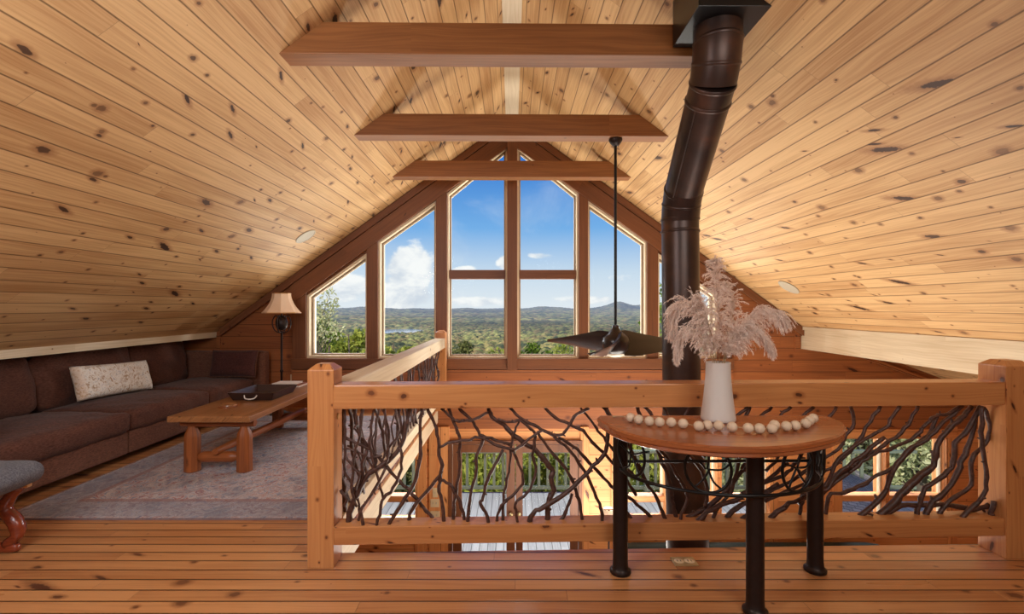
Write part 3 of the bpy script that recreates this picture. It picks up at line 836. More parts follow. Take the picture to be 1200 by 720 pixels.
for c, d in ((up_[0], p1 - p0), (up_[1], up_[2] - up_[0]), (up_[2], dm), (up_[2] + dm.normalized() * .11, dm), (lo_[0], dm), (lo_[1], lo_[2] - lo_[0]), (lo_[2], p3 - p2), (lo_[2] + (p3 - p2).normalized() * .09, p3 - p2), (p3, p4 - p3)):
    obj('seam_band', band(c, d, R0 - .001), M['pipe'], sp, smooth=True, angle=50)
sd = dm.normalized(); sx = Vector((-1, 0, 0)); s1 = (sx - sd * sx.dot(sd)).normalized(); s2 = sd.cross(s1)
o_ = (s1 * .72 + (s2 if s2.y < 0 else -s2) * .69) * (R0 - .001)
obj('seam', MB().tube([up_[2] + o_ + sd * .12, lo_[0] + o_ - sd * .01], .004, 6), M['pipe'], sp)
zb = 3.02
bx0, bx1, by0, by1 = 1.003, 1.402, 2.60, 3.02
q = [(bx0, by1, zb), (bx1, by1, zb), (bx1, by1, ceil_z(bx1) + .01), (bx0, by1, ceil_z(bx0) + .01)]
f = MB().prism(q, (0, by0 - by1, 0))
obj('ceiling_support_box', f, M['box_metal'], sp, bevel=.003)

# ------------------------------------------------------------------ ceiling fan
FX, FY = .972, 4.545
fan = thing('ceiling_fan', (FX, FY, 2.98), 'dark three-bladed ceiling fan on a long downrod, hanging from the middle cross beam', 'ceiling fan')
obj('canopy', MB().lathe([(.0001, 2.979), (.062, 2.978), (.064, 2.965), (.05, 2.94), (.026, 2.915), (.0001, 2.912)], FX, FY, 28), M['iron'], fan, smooth=True, angle=50)
obj('downrod', MB().tube([(FX, FY, 2.93), (FX, FY, 1.19)], .0135, 14), M['black_metal'], fan, smooth=True, angle=50)
mh = obj('motor_housing', MB().lathe([(.0001, 1.235), (.03, 1.23), (.034, 1.20), (.05, 1.175), (.085, 1.145), (.12, 1.115), (.13, 1.07), (.115, 1.0), (.09, .965), (.0001, .96)], FX, FY, 36), M['fan_wood'], fan, smooth=True, angle=60)
obj('light_lens', MB().lathe([(.088, .964), (.08, .945), (.05, .932), (.0001, .928)], FX, FY, 30), M['fan_light'], mh, smooth=True, angle=60)
for an in (252, 15, 138):
    a = math.radians(an); d = Vector((math.cos(a), math.sin(a), 0)); s = Vector((-d.y, d.x, 0)); up = Vector((0, 0, 1))
    mb = MB(); N, K = 18, 10; rows = []
    for i in range(N + 1):
        t = i / N; r = .05 + .84 * t
        wd = .10 * (1 - t) ** .8 * (1 if t > .1 else .7 + 3 * t) + .052 * math.sqrt(max(0, 1 - t ** 6)) + .002
        sweep = -.10 * t * t
        tw = math.radians(48 * (1 - t) ** 1.1 + 12); zc = 1.055 - .055 * t + .03 * t * t
        c = Vector((FX, FY, zc)) + d * r + s * sweep
        ax = s * math.cos(tw) + up * math.sin(tw); nn = d.cross(ax).normalized()
        th = .016 * (1 - t * .7)
        row = []
        for k in range(K):
            an2 = 2 * PI * k / K
            row.append(c + ax * (math.cos(an2) * wd) + nn * (math.sin(an2) * th + .018 * math.cos(an2) ** 2))
        rows.append(row)
    vs = [p for r_ in rows for p in r_]
    fs = [(i * K + k, i * K + (k + 1) % K, (i + 1) * K + (k + 1) % K, (i + 1) * K + k) for i in range(N) for k in range(K)]
    fs += [tuple(range(K))[::-1], tuple(N * K + k for k in range(K))]
    obj('blade', mb.add(vs, fs), M['fan_wood'], fan, smooth=True, angle=70)

# ------------------------------------------------------------------ half-round console table
TZ = .83
ct = thing('console_table', (1.06, 2.4, 0), 'half-round console table with wooden top on three dark iron legs, before the railing', 'console table')
pts = [(.440, 2.505), (.452, 2.40), (.499, 2.229), (.624, 2.075), (.81, 1.985), (.977, 1.965), (1.12, 1.985), (1.25, 2.035), (1.41, 2.12), (1.535, 2.23), (1.635, 2.385), (1.652, 2.50)]
cv = catmull([Vector((x, y, 0)) for x, y in pts], 5)
cv = [Vector((.455, 2.54, 0))] + cv + [Vector((1.645, 2.545, 0))]
cen = Vector((1.05, 2.35, 0))
def tlayer(ins, z): return [Vector(((p - (p - cen).normalized() * ins).x, (p - (p - cen).normalized() * ins).y, z)) for p in cv]
lay = [tlayer(.012, TZ - .048), tlayer(.003, TZ - .042), tlayer(.006, TZ - .03), tlayer(.0, TZ - .024), tlayer(.0, TZ - .008), tlayer(.008, TZ)]
m_ = len(cv); vs = [p for l in lay for p in l]
fs = [(i * m_ + k, i * m_ + (k + 1) % m_, (i + 1) * m_ + (k + 1) % m_, (i + 1) * m_ + k) for i in range(5) for k in range(m_)]
fs += [tuple(range(m_))[::-1], tuple(5 * m_ + k for k in range(m_))]
obj('tabletop', MB().add(vs, fs), M['tabletop'], ct, smooth=True, angle=35)
legs = [(.571, 2.55), (1.607, 2.565), (1.113, 2.215)]
for x, y in legs:
    obj('leg', MB().lathe([(.052, 0), (.055, .006), (.055, .016), (.047, .022), (.041, .03), (.039, .06), (.038, TZ - .05), (.0001, TZ - .049)], x, y, 28), M['iron'], ct, smooth=True, angle=35)
# apron: bowed iron hoop, straight back bar and four wheel-like rings
RC, RR = Vector((1.07, 2.57, 0)), .475
def hoop(a, z, r=RR): return Vector((RC.x + r * 1.08 * math.cos(math.radians(a)), RC.y - r * math.sin(math.radians(a)) * .86, z))
hp = [Vector((.535, 2.55, .60))] + [hoop(a, .555) for a in range(178, 8, -6)] + [hoop(6, .60, .49), hoop(5, .68, .49), hoop(5, .783, .49)]
obj('hoop', MB().tube(catmull(hp, 2), .0085, 8), M['black_metal'], ct, smooth=True)
obj('back_bar', MB().tube([(.571, 2.55, .585), (1.607, 2.565, .585)], .0085, 8), M['black_metal'], ct, smooth=True)
for a in (158, 111, 63, 20):
    c = hoop(a, .665); tg = (hoop(a + 2, 0) - hoop(a - 2, 0)).normalized(); up = Vector((0, 0, 1))
    mb = MB(); rr = .098
    mb.tube([c + tg * rr * math.cos(t) + up * rr * 1.08 * math.sin(t) for t in [2 * PI * k / 36 for k in range(36)]], .007, 8, closed=True)
    rg = random.Random(a)
    for k in range(5):          # inner iron twigs
        t0 = 2 * PI * k / 5 + .3
        e = c + tg * rr * math.cos(t0) + up * rr * 1.08 * math.sin(t0)
        mid = c + (e - c) * .5 + (up * rg.uniform(-.02, .02) + tg * rg.uniform(-.02, .02))
        mb.tube(catmull([c + tg * rg.uniform(-.012, .012), mid, e], 3), .005, 6)
    obj('apron_ring', mb, M['black_metal'], ct, smooth=True)

# vase
VX, VY = (841.5 - 600) * 2.44 / F, 2.44
obj_v = obj('vase', MB().lathe([(.0001, TZ + .001), (.078, TZ + .001), (.083, TZ + .006), (.082, TZ + .02), (.074, TZ + .08), (.066, TZ + .15), (.060, TZ + .22), (.0585, TZ + .28), (.0595, TZ + .292), (.056, TZ + .293), (.054, TZ + .28), (.055, TZ + .2), (.06, TZ + .08), (.0001, TZ + .03)], VX, VY, 48), M['ceramic'], None, smooth=True, angle=60)
tag(obj_v, 'tapered white ceramic vase of pampas grass on the console table', 'vase')

# pampas plumes standing in the vase
PL = [
 ('tallest upright pampas plume, rising from the middle of the vase', [(842,500,0),(843,430,0),(843,380,0),(840,340,.0),(837,306,.0)], 1.0, .085, 1300),
 ('upright pampas plume close behind the tallest one, leaning right', [(845,500,.02),(848,430,.04),(855,390,.06),(859,358,.07),(851,332,.08)], .95, .085, 900),
 ('big pampas plume arching to the left and drooping beside the stovepipe', [(838,500,0),(838,430,-.01),(826,385,-.02),(808,357,-.03),(793,362,-.03),(787,388,-.03)], 1.0, .125, 1500),
 ('lower left pampas plume, hanging over the rail below the big left arch', [(838,500,0),(837,432,-.03),(822,398,-.06),(806,386,-.07),(796,400,-.07),(793,418,-.07)], .85, .105, 1100),
 ('big pampas plume arching far to the right with its tip out highest', [(846,500,0),(848,430,-.01),(863,392,-.02),(884,367,-.03),(904,364,-.03),(920,374,-.03)], 1.0, .125, 1500),
 ('lower right pampas plume drooping under the big right arch', [(846,500,0),(848,432,-.03),(862,402,-.06),(880,388,-.07),(896,394,-.07),(905,410,-.07)], .9, .105, 1100),
 ('short pampas plume between the tall centre and the left arch', [(840,500,.0),(840,430,-.04),(834,395,-.05),(826,366,-.05),(818,350,-.04)], .9, .09, 900),
 ('short pampas plume between the tall centre and the right arch', [(844,500,0),(846,430,-.05),(856,402,-.06),(866,384,-.06),(878,378,-.06)], .9, .09, 900),
]
def ribbon(vs, fs, pts, w, rg):
    b = len(vs); n_ = len(pts)
    d = (pts[-1] - pts[0]); sd_ = Vector((rg.gauss(0, 1), rg.gauss(0, 1), rg.gauss(0, 1))); sd_ = d.cross(sd_)
    if sd_.length < 1e-9: return
    sd_.normalize()
    for i, p in enumerate(pts):
        ww = w * (1 - .7 * i / (n_ - 1))
        vs.append(p - sd_ * ww); vs.append(p + sd_ * ww)
    for i in range(n_ - 1): fs.append((b + 2 * i, b + 2 * i + 1, b + 2 * i + 3, b + 2 * i + 2))
for j, (lab, path, sc_, ln, cnt) in enumerate(PL):
    rg = random.Random(40 + j)
    pp = catmull([at(x, y, VY + dy) for x, y, dy in path], 6)
    pp = [Vector((p.x, p.y, max(p.z, TZ + .035))) for p in pp]
    t_ = thing('pampas_plume', (VX, VY, TZ + .035), lab, 'pampas grass', 'dried pampas plumes in the white vase')
    obj('stem', MB().tube(pp, [.0026 * (1 - .6 * i / len(pp)) for i in range(len(pp))], 6), M['stem'], t_, smooth=True)
    vs, fs = [], []
    i0 = 6 + 2
    for k in range(cnt // 9):
        t = (k + rg.random()) / (cnt // 9)
        x = i0 + t * (len(pp) - 1.01 - i0); i = int(x); fr_ = x - i
        p = pp[i].lerp(pp[i + 1], fr_); tg = (pp[i + 1] - pp[i]).normalized()
        o = Vector((rg.gauss(0, 1), rg.gauss(0, 1), rg.gauss(0, 1))); o = (o - tg * o.dot(tg)).normalized()
        L = ln * sc_ * 1.15 * (math.sin(PI * min(1, .14 + t * .80)) ** .7) * rg.uniform(.6, 1.2)
        v = (tg * rg.uniform(.8, 1.3) + o * rg.uniform(.25, .8)).normalized()
        q = [p]; m = 11
        for s_ in range(m):
            v = (v + Vector((0, 0, -.17)) + Vector((rg.gauss(0, .04), rg.gauss(0, .04), rg.gauss(0, .04)))).normalized()
            q.append(q[-1] + v * L / m)
        ribbon(vs, fs, q, .0009, rg)
        for s_ in range(1, m + 1):        # spikelets hanging from the branchlet
            for _ in range(5):
                e0 = q[s_ - 1].lerp(q[s_], rg.random())
                h = (q[s_] - q[s_ - 1]).normalized() * 1.1 + Vector((rg.gauss(0, .55), rg.gauss(0, .55), rg.gauss(0, .55) - .25))
                h = h.normalized() * rg.uniform(.010, .024) * (1.1 - .5 * s_ / m)
                ribbon(vs, fs, [e0, e0 + h * .6, e0 + h + Vector((0, 0, -.002))], .0011, rg)
    obj('plume', MB().add(vs, fs), M['plume'], t_)

# bead garland
bp = [(739,490.7),(748.5,493),(761,495),(773,496),(786.7,496.5),(800.5,498),(818.7,501),(829,500),(842,500.5),(858,502),(877,503.5),(890,504),(904.5,504),(909.5,500),(919.5,501),(932,500.5),(944,498),(948.5,494.5),(953,491.5)]
bp3 = [at(x, y, .57 * F / (y - 360 + 4.5)) for x, y in bp]
for p in bp3: p.z = TZ + .0235
# keep neighbours from running into each other
for _ in range(60):
    for i in range(len(bp3) - 1):
        d = bp3[i + 1] - bp3[i]; L = d.length
        if L < .0475:
            e = d.normalized() * (.0475 - L) * .5; bp3[i] -= e; bp3[i + 1] += e
t_ = thing('bead_garland', (1.05, 2.3, TZ), 'garland of pale round wooden beads on a string, laid across the console table', 'garland')
for i, p in enumerate(bp3):
    a = bp3[max(0, i - 1)]; b = bp3[min(len(bp3) - 1, i + 1)]; d = (b - a).normalized()
    prof = [(.0001, -.0225), (.007, -.0222), (.016, -.017), (.0215, -.009), (.0232, 0), (.0215, .009), (.016, .017), (.007, .0222), (.0001, .0225)]
    mb = MB().lathe(prof, seg=20); Rm = d.to_track_quat('Z', 'Y').to_matrix()
    mb.v = [Rm @ q + p for q in mb.v]
    obj('bead', mb, M['bead'], t_, smooth=True)
tail = [at(722, 487.5, 2.5), at(729, 489, 2.49)]
for p in tail: p.z = TZ + .006
obj('string', MB().tube(tail + bp3, .0022, 6), M['string'], t_, smooth=True)
mb = MB(); 
for k in range(9): mb.tube([tail[0] + Vector((.012, 0, .0)), tail[0] + Vector((-.02 + .004 * (k % 3), (k - 4) * .0035, -.003))], .0012, 5)
obj('tassel', mb, M['string'], t_)

# brass floor outlet
fo = thing('floor_outlet', at(801.5, 658, 2.66), 'small brass floor outlet set in the boards between the table legs', 'outlet')
c = Vector((.945, 2.655, 0))
obj('cover_plate', MB().box(c.x - .064, c.x + .064, c.y - .045, c.y + .045, .0005, .006), M['brass'], fo, bevel=.0025)
for s in (-1, 1):
    sk = obj('socket', MB().lathe([(.0001, .0072), (.024, .0072), (.027, .006)], c.x + s * .029, c.y, 20), M['white_plastic'], fo, smooth=True, angle=40)
    for e in (-1, 1): obj('slot', MB().box(c.x + s * .029 + e * .009 - .002, c.x + s * .029 + e * .009 + .002, c.y - .008, c.y + .008, .0070, .0078), M['dark_hole'], sk)

# wall outlet and switch plates on the gable wall
def plate(name, px0, px1, py0, py1, label, cat, kind, y=GY - .031, group=None):
    t = thing(name, (gx((px0 + px1) / 2), y, gz(py1)), label, cat, group)
    x0, x1, z0, z1 = gx(px0), gx(px1), gz(py1), gz(py0); cx, cz = (x0 + x1) / 2, (z0 + z1) / 2
    obj('cover_plate', MB().box(x0, x1, y - .006, y, z0, z1), M['white_plastic'], t, bevel=.002)
    if kind == 'outlet':
        for s in (-1, 1): obj('socket', MB().box(cx - .016, cx + .016, y - .008, y - .0055, cz + s * .022 - .014, cz + s * .022 + .014), M['white_paint'], t, bevel=.001)
    else:
        n_ = kind
        for i in range(n_):
            xx = cx + (i - (n_ - 1) / 2) * .046
            obj('toggle', MB().box(xx - .005, xx + .005, y - .014, y - .0055, cz - .012, cz + .012), M['white_paint'], t, bevel=.001)
plate('wall_outlet', 340.5, 346, 439, 449, 'ivory outlet on the dark wall right of the floor lamp', 'outlet', 'outlet', GY - .001)
plate('switch_plate', 507.5, 513.5, 571, 582, 'narrow topmost ivory switch plate on the post by the french doors', 'light switch', 1)
plate('switch_plate', 505, 515, 584, 593.5, 'middle ivory switch plate of the three on the post by the french doors', 'light switch', 2)
plate('switch_plate', 505, 516, 598, 607.5, 'lowest ivory switch plate of the three on the post by the french doors', 'light switch', 2)

# ------------------------------------------------------------------ rug, sofa, pillows
rg_o = obj('area_rug', MB().box(-3.38, -1.12, 3.175, 6.17, .001, .013), M['rug'], None, origin=(-2.25, 4.67, 0))
tag(rg_o, 'worn blue-grey and rose oriental rug under the coffee table', 'rug')

SX = -3.46
so = thing('sofa', (-4.0, 4.8, 0), 'long dark brown chenille sofa against the left knee wall', 'sofa')
mods = [(3.02, 4.41), (4.415, 5.55), (5.555, 6.5)]
for i, (a, b) in enumerate(mods):
    obj('base', MB().puff(((SX - .03 - 4.66) / 2 , (a + b) / 2, .165), (4.66 + SX + .03 if False else 1.17, b - a - .004, .21), r=.02, crown=0, n=8), M['sofa2'], so, smooth=True, angle=60)
    obj('seat_cushion', MB().puff((SX - .445, (a + b) / 2, .355), (.89, b - a - .006, .165), r=.045, crown=.045, n=22, wr=.014, seed=i * 3 + 1, bulge=.015), M['sofa'], so, smooth=True)
    Rt = Matrix.Rotation(math.radians(-7), 4, 'Y')
    obj('back_cushion', MB().puff((-4.44, (a + b) / 2 + (.02 if i < 2 else -.0), .695), (.23, b - a - .04, .55 + .02 * (i == 2)), r=.1, crown=.025, n=20, wr=.03, seed=i * 5 + 2, bulge=.05, mat=Rt), M['sofa'], so, smooth=True)
obj('back_frame', MB().puff((-4.7, 4.84, .46), (.14, 3.6, .80), r=.03, crown=0, n=6), M['sofa2'], so, smooth=True, angle=60)
obj('arm', MB().puff((-3.99, 6.585, .425), (1.32, .15, .75), r=.03, crown=.0, n=10), M['sofa2'], so, smooth=True, angle=60)
obj('arm', MB().puff((-4.07, 2.94, .425), (1.16, .15, .75), r=.03, crown=.0, n=10), M['sofa2'], so, smooth=True, angle=60)
for x in (-3.55, -4.6):
    for y in (3.1, 6.4): obj('foot', MB().box(x - .03, x + .03, y - .03, y + .03, .013 if x > -3.4 else 0, .065), M['dark_hole'], so)

Rl = Matrix.Rotation(math.radians(-2.5), 4, 'X') @ Matrix.Rotation(math.radians(-16), 4, 'Y') @ Matrix.Rotation(PI / 2, 4, 'Z')
o = obj('throw_pillow', pillow_mb((-4.17, 5.08, .645), .98, .345, .17, Rl, 9), M['lumbar'], None, smooth=True, weld=True)
tag(o, 'long cream patterned lumbar pillow leaning on the middle of the sofa', 'pillow', 'pillows on the sofa')
def pillow(y, rot, lab, seed, cx=-3.66):
    Rr = Matrix.Rotation(math.radians(rot), 4, 'X')
    t = thing('throw_pillow', (cx, y, .48), lab, 'pillow', 'pillows on the sofa')
    cv_ = obj('cover', pillow_mb((cx, y, .655), .60, .35, .19, Rr, seed, wr=.012), M['pillow'], t, smooth=True, weld=True)
    mb = MB(); w, h = .30, .175
    q = [(-w, -h), (0, -h * .96), (w, -h), (w * .96, 0), (w, h), (0, h * .96), (-w, h), (-w * .96, 0)]
    mb.tube([Rr @ Vector((x, 0, z)) + Vector((cx, y, .655)) for x, z in q], .007, 8, closed=True)
    obj('piping', mb, M['sofa2'], cv_, smooth=True)
pillow(6.37, -12, 'plain brown pillow propped against the far sofa arm near the floor lamp', 3)
pillow(3.24, 12, 'plain brown pillow at the near end of the sofa, cut by the left edge', 4, -3.82)

# ------------------------------------------------------------------ coffee table and what is on it
CZ = .505
cf = thing('coffee_table', (-2.48, 4.85, .013), 'long rustic log-legged wooden coffee table on the rug before the sofa', 'coffee table')
obj('tabletop', MB().box(-2.82, -2.14, 3.95, 5.76, CZ - .05, CZ), M['coffee'], cf, grain=(0, 1, 0), bevel=.008)
def log(mb, a, b, r0, rm, rt=None, seed=0, sides=14):
    a, b = Vector(a), Vector(b); rt = r0 if rt is None else rt; rgl = random.Random(seed); N = 14; ps, rs = [], []
    for i in range(N + 1):
        t = i / N; ps.append(a.lerp(b, t))
        e = min(t, 1 - t) * N
        r = rm if e >= 2 else (r0 if t < .5 else rt) + (rm - (r0 if t < .5 else rt)) * e / 2
        rs.append(r * rgl.uniform(.96, 1.04))
    return mb.tube(ps, rs, sides)
for y in (4.09, 5.58):
    for x in (-2.70, -2.26):
        mb = MB().tube([(x, y, .014), (x, y, .02), (x, y, .29), (x, y, .335), (x, y, .38), (x, y, .40)], [.058, .064, .062, .058, .036, .034], 10)
        obj('leg', mb, M['log'], cf, grain=(0, 0, 1), smooth=True, angle=32)
    obj('cross_bearer', log(MB(), (-2.79, y, CZ - .085), (-2.17, y, CZ - .085), .03, .034, seed=1), M['log'], cf, smooth=True, angle=40)
    obj('cross_stretcher', log(MB(), (-2.655, y, .135), (-2.305, y, .135), .022, .046, seed=3), M['log'], cf, smooth=True, angle=40)
obj('long_stretcher', log(MB(), (-2.47, 4.02, .195), (-2.42, 5.66, .195), .026, .034, seed=5), M['log'], cf, grain=(0, 1, 0), smooth=True, angle=40)

tr = thing('serving_tray', (-2.485, 4.85, CZ), 'dark wooden serving tray with flared sides and rope handles, on the coffee table', 'tray')
tx0, tx1, ty0, ty1 = -2.67, -2.30, 4.63, 5.08
obj('tray_bottom', MB().box(tx0, tx1, ty0, ty1, CZ + .001, CZ + .014), M['tray'], tr, bevel=.002)
fl, th_, hh = .035, .012, .075
def side(p, q, out):
    p, q, out = Vector(p), Vector(q), Vector(out)
    along = (q - p).normalized() * fl
    a = [p, q, q + out * fl + along + Vector((0, 0, hh)), p + out * fl - along + Vector((0, 0, hh))]
    return MB().prism(a, -out * th_)
sides_ = []
for p, q, o_ in (((tx0, ty0, CZ + .002), (tx1, ty0, CZ + .002), (0, -1, 0)), ((tx0, ty1, CZ + .002), (tx1, ty1, CZ + .002), (0, 1, 0)),
                 ((tx0, ty0, CZ + .002), (tx0, ty1, CZ + .002), (-1, 0, 0)), ((tx1, ty0, CZ + .002), (tx1, ty1, CZ + .002), (1, 0, 0))):
    sides_.append(obj('tray_side', side(p, q, o_), M['tray'], tr))
for y, s, ts in ((ty0 - .03, -1, sides_[0]), (ty1 + .03, 1, sides_[1])):
    cxm = (tx0 + tx1) / 2
    obj('rope_handle', MB().tube(catmull([Vector((cxm - .06, y, CZ + .055)), Vector((cxm - .045, y + s * .018, CZ + .03)), Vector((cxm, y + s * .028, CZ + .022)), Vector((cxm + .045, y + s * .018, CZ + .03)), Vector((cxm + .06, y, CZ + .055))], 4), .006, 8), M['paper'], ts, smooth=True)
c = Vector((-2.545, 4.33, CZ))
o = obj('coaster', MB().lathe([(.0001, CZ + .0005), (.072, CZ + .0005), (.077, CZ + .005), (.075, CZ + .011), (.0001, CZ + .012)], c.x, c.y, 24), M['log'], None, smooth=True, angle=40)
tag(o, 'lower wood-slice coaster of the pair on the coffee table', 'coaster', 'stacked wood-slice coasters')
o = obj('coaster', MB().lathe([(.0001, CZ + .0125), (.068, CZ + .0125), (.072, CZ + .017), (.07, CZ + .024), (.0001, CZ + .025)], c.x + .006, c.y + .004, 24), M['coffee'], None, smooth=True, angle=40)
tag(o, 'upper wood-slice coaster of the pair, lying on the other coaster', 'coaster', 'stacked wood-slice coasters')
def book(x0, x1, y0, y1, z0, h, cov, lab):
    t = thing('book', ((x0 + x1) / 2, (y0 + y1) / 2, z0), lab, 'book', 'books at the far end of the coffee table')
    obj('pages', MB().box(x0 + .004, x1 - .004, y0 + .004, y1 - .004, z0 + .003, z0 + h - .003), M['paper'], t)
    obj('cover', MB().box(x0, x1, y0, y1, z0 + h - .003, z0 + h).box(x0, x1, y0, y1, z0 + .0005, z0 + .003).box(x0, x0 + .003, y0, y1, z0 + .0005, z0 + h), cov, t)
book(-2.72, -2.36, 5.36, 5.62, CZ, .024, M['log'], 'brown book lying lowest at the far end of the coffee table')
book(-2.68, -2.42, 5.40, 5.60, CZ + .024, .016, M['paper'], 'pale book lying on the brown book at the far end of the coffee table')

# ------------------------------------------------------------------ floor lamp
LX, LY = -2.99, 6.28
fl_ = thing('floor_lamp', (LX, LY, 0), 'floor lamp with flared cream shade and dark iron scroll ball, by the left window', 'lamp')
obj('base', MB().lathe([(.0001, 0), (.14, 0), (.14, .015), (.10, .03), (.045, .05), (.022, .07), (.0001, .072)], LX, LY, 32), M['iron'], fl_, smooth=True, angle=40)
obj('pole', MB().lathe([(.014, .06), (.014, .55), (.022, .56), (.022, .58), (.014, .59), (.013, 1.06), (.02, 1.07), (.012, 1.09)], LX, LY, 16), M['iron'], fl_, smooth=True, angle=40)
bc = Vector((LX, LY, 1.19))
mb = MB().lathe([(.0001, -.095)] + [(.075 * math.sin(PI * i / 12), -.095 * math.cos(PI * i / 12)) for i in range(1, 12)] + [(.0001, .095)], seg=20)
mb.v = [q * (1 + .06 * mnoise.noise(q * 40)) + bc for q in mb.v]
obj('finial_ball', mb, M['iron'], fl_, smooth=True)
for s in (-1, 1):
    for a in (0, PI / 2):
        d = Vector((math.cos(a), math.sin(a), 0)) * s
        q = [bc + Vector((0, 0, -.12)), bc + d * .07 + Vector((0, 0, -.11)), bc + d * .115 + Vector((0, 0, -.04)), bc + d * .115 + Vector((0, 0, .045)), bc + d * .075 + Vector((0, 0, .1)), bc + d * .045 + Vector((0, 0, .07)), bc + d * .06 + Vector((0, 0, .045))]
        obj('scroll', MB().tube(catmull(q, 4), .007, 8), M['iron'], fl_, smooth=True)
obj('stem', MB().tube([bc + Vector((0, 0, .08)), bc + Vector((0, 0, .36))], .01, 10), M['iron'], fl_, smooth=True)
prof = []
for i in range(13):
    t = i / 12; prof.append((.235 - (.235 - .112) * (1 - (1 - t) ** 1.9), 1.325 + .25 * t))
sh = MB(); S8 = 8; per = 4
vs = []
for r, z in prof:
    for k in range(S8):
        for e in range(per):
            a0 = 2 * PI * (k + .5) / S8; a1 = 2 * PI * (k + 1.5) / S8; t = e / per
            p = Vector((math.cos(a0), math.sin(a0), 0)).lerp(Vector((math.cos(a1), math.sin(a1), 0)), t) * r
            vs.append((LX + p.x, LY + p.y, z))
mm = S8 * per
fs = [(i * mm + k, i * mm + (k + 1) % mm, (i + 1) * mm + (k + 1) % mm, (i + 1) * mm + k) for i in range(12) for k in range(mm)]
shd = obj('lamp_shade', sh.add(vs, fs), M['shade'], fl_, smooth=True, angle=28)
for z, r in ((1.325, .235), (1.575, .112)):
    obj('shade_trim', MB().tube([Vector((LX + r * .985 * math.cos(2 * PI * (k + .5) / 8), LY + r * .985 * math.sin(2 * PI * (k + .5) / 8), z)) for k in range(8)], .006, 6, closed=True), M['tan_wood'], shd)

# ------------------------------------------------------------------ glider ottoman at the left edge
ox, oy = -2.99, 2.58
ot = thing('glider_ottoman', (ox, oy, 0), 'glider ottoman with grey cushion on curved reddish wood frame, at the left edge', 'ottoman')
obj('cushion', MB().puff((ox + .04, oy, .465), (.56, .42, .10), r=.05, crown=.03, n=18, wr=.008, seed=6, bulge=.01), M['ottoman'], ot, smooth=True)
LR = [.03, .03, .03, .03, .031, .032, .034, .034, .034, .034, .036, .038, .038, .038, .036, .034, .032, .03, .03, .03, .03]
for y in (oy - .18, oy + .18):
    obj('side_rail', MB().box(ox - .24, ox + .24, y - .016, y + .016, .372, .412), M['tan_wood'], ot, bevel=.008)
    for x, s in ((ox + .15, 1), (ox - .2, -1)):
        q = [Vector((x + s * .03, y, .38)), Vector((x - s * .02, y, .32)), Vector((x - s * .05, y, .25)), Vector((x + s * .01, y, .17)), Vector((x + s * .02, y, .10)), Vector((x - s * .04, y, .045))]
        obj('leg', MB().tube(catmull(q, 4), LR, 10), M['cherry'], ot, smooth=True)
    obj('base_rail', MB().puff((ox - .05, y, .028), (.46, .05, .055), r=.024, crown=0, n=6), M['cherry'], ot, smooth=True)
obj('cross_bar', MB().box(ox - .08, ox - .04, oy - .17, oy + .17, .03, .06), M['cherry'], ot, bevel=.006)
obj('seat_board', MB().box(ox - .23, ox + .25, oy - .17, oy + .17, .402, .416), M['cherry'], ot)
q = [Vector((ox - .26, oy + .15, .39)), Vector((ox - .27, oy + .15, .50)), Vector((ox - .22, oy + .15, .58)), Vector((ox - .14, oy + .15, .60)), Vector((ox - .09, oy + .15, .565))]
obj('handle', MB().tube(catmull(q, 5), .022, 12), M['cherry'], ot, smooth=True)  # arm end of a rocking chair, added on to the ottoman

# ------------------------------------------------------------------ lower room
ls = thing('sofa', (3.2, 6.25, LOW), 'dark green sofa in the room below, only its back showing under the railing', 'sofa')
obj('back', MB().puff((3.2, 6.48, LOW + .55), (3.5, .2, .66), r=.08, crown=.0, n=12, bulge=.0), M['green_fabric'], ls, smooth=True)
obj('seat', MB().puff((3.2, 6.02, LOW + .32), (3.5, .75, .26), r=.06, crown=.02, n=12), M['green_fabric'], ls, smooth=True)
for x in (1.45, 4.95): obj('arm', MB().puff((x, 6.1, LOW + .4), (.18, .9, .42), r=.06, crown=0, n=8), M['green_fabric'], ls, smooth=True)
for x in (1.5, 4.9):
    for y in (5.75, 6.45): obj('foot', MB().box(x - .03, x + .03, y - .03, y + .03, LOW, LOW + .2), M['dark_hole'], ls)
lx, ly, lz = (713.5 - 600) * 5.5 / F, 5.5, H - 236 * 5.5 / F
ll = thing('floor_lamp', (lx, ly, LOW), 'small cream-shaded lamp in the room below, seen from above left of a table leg', 'lamp')
obj('lamp_shade', MB().lathe([(.16, lz - .2), (.07, lz), (.066, lz - .002), (.155, lz - .2)], lx, ly, 28, cap=False), M['shade'], ll, smooth=True, angle=50)
obj('pole', MB().tube([(lx, ly, LOW + .02), (lx, ly, lz - .02)], .012, 10), M['iron'], ll, smooth=True)
obj('spider', MB().box(lx - .068, lx + .068, ly - .004, ly + .004, lz - .02, lz - .012), M['iron'], ll)
obj('base', MB().lathe([(.0001, LOW), (.13, LOW), (.13, LOW + .02), (.0001, LOW + .03)], lx, ly, 24), M['iron'], ll, smooth=True, angle=40)
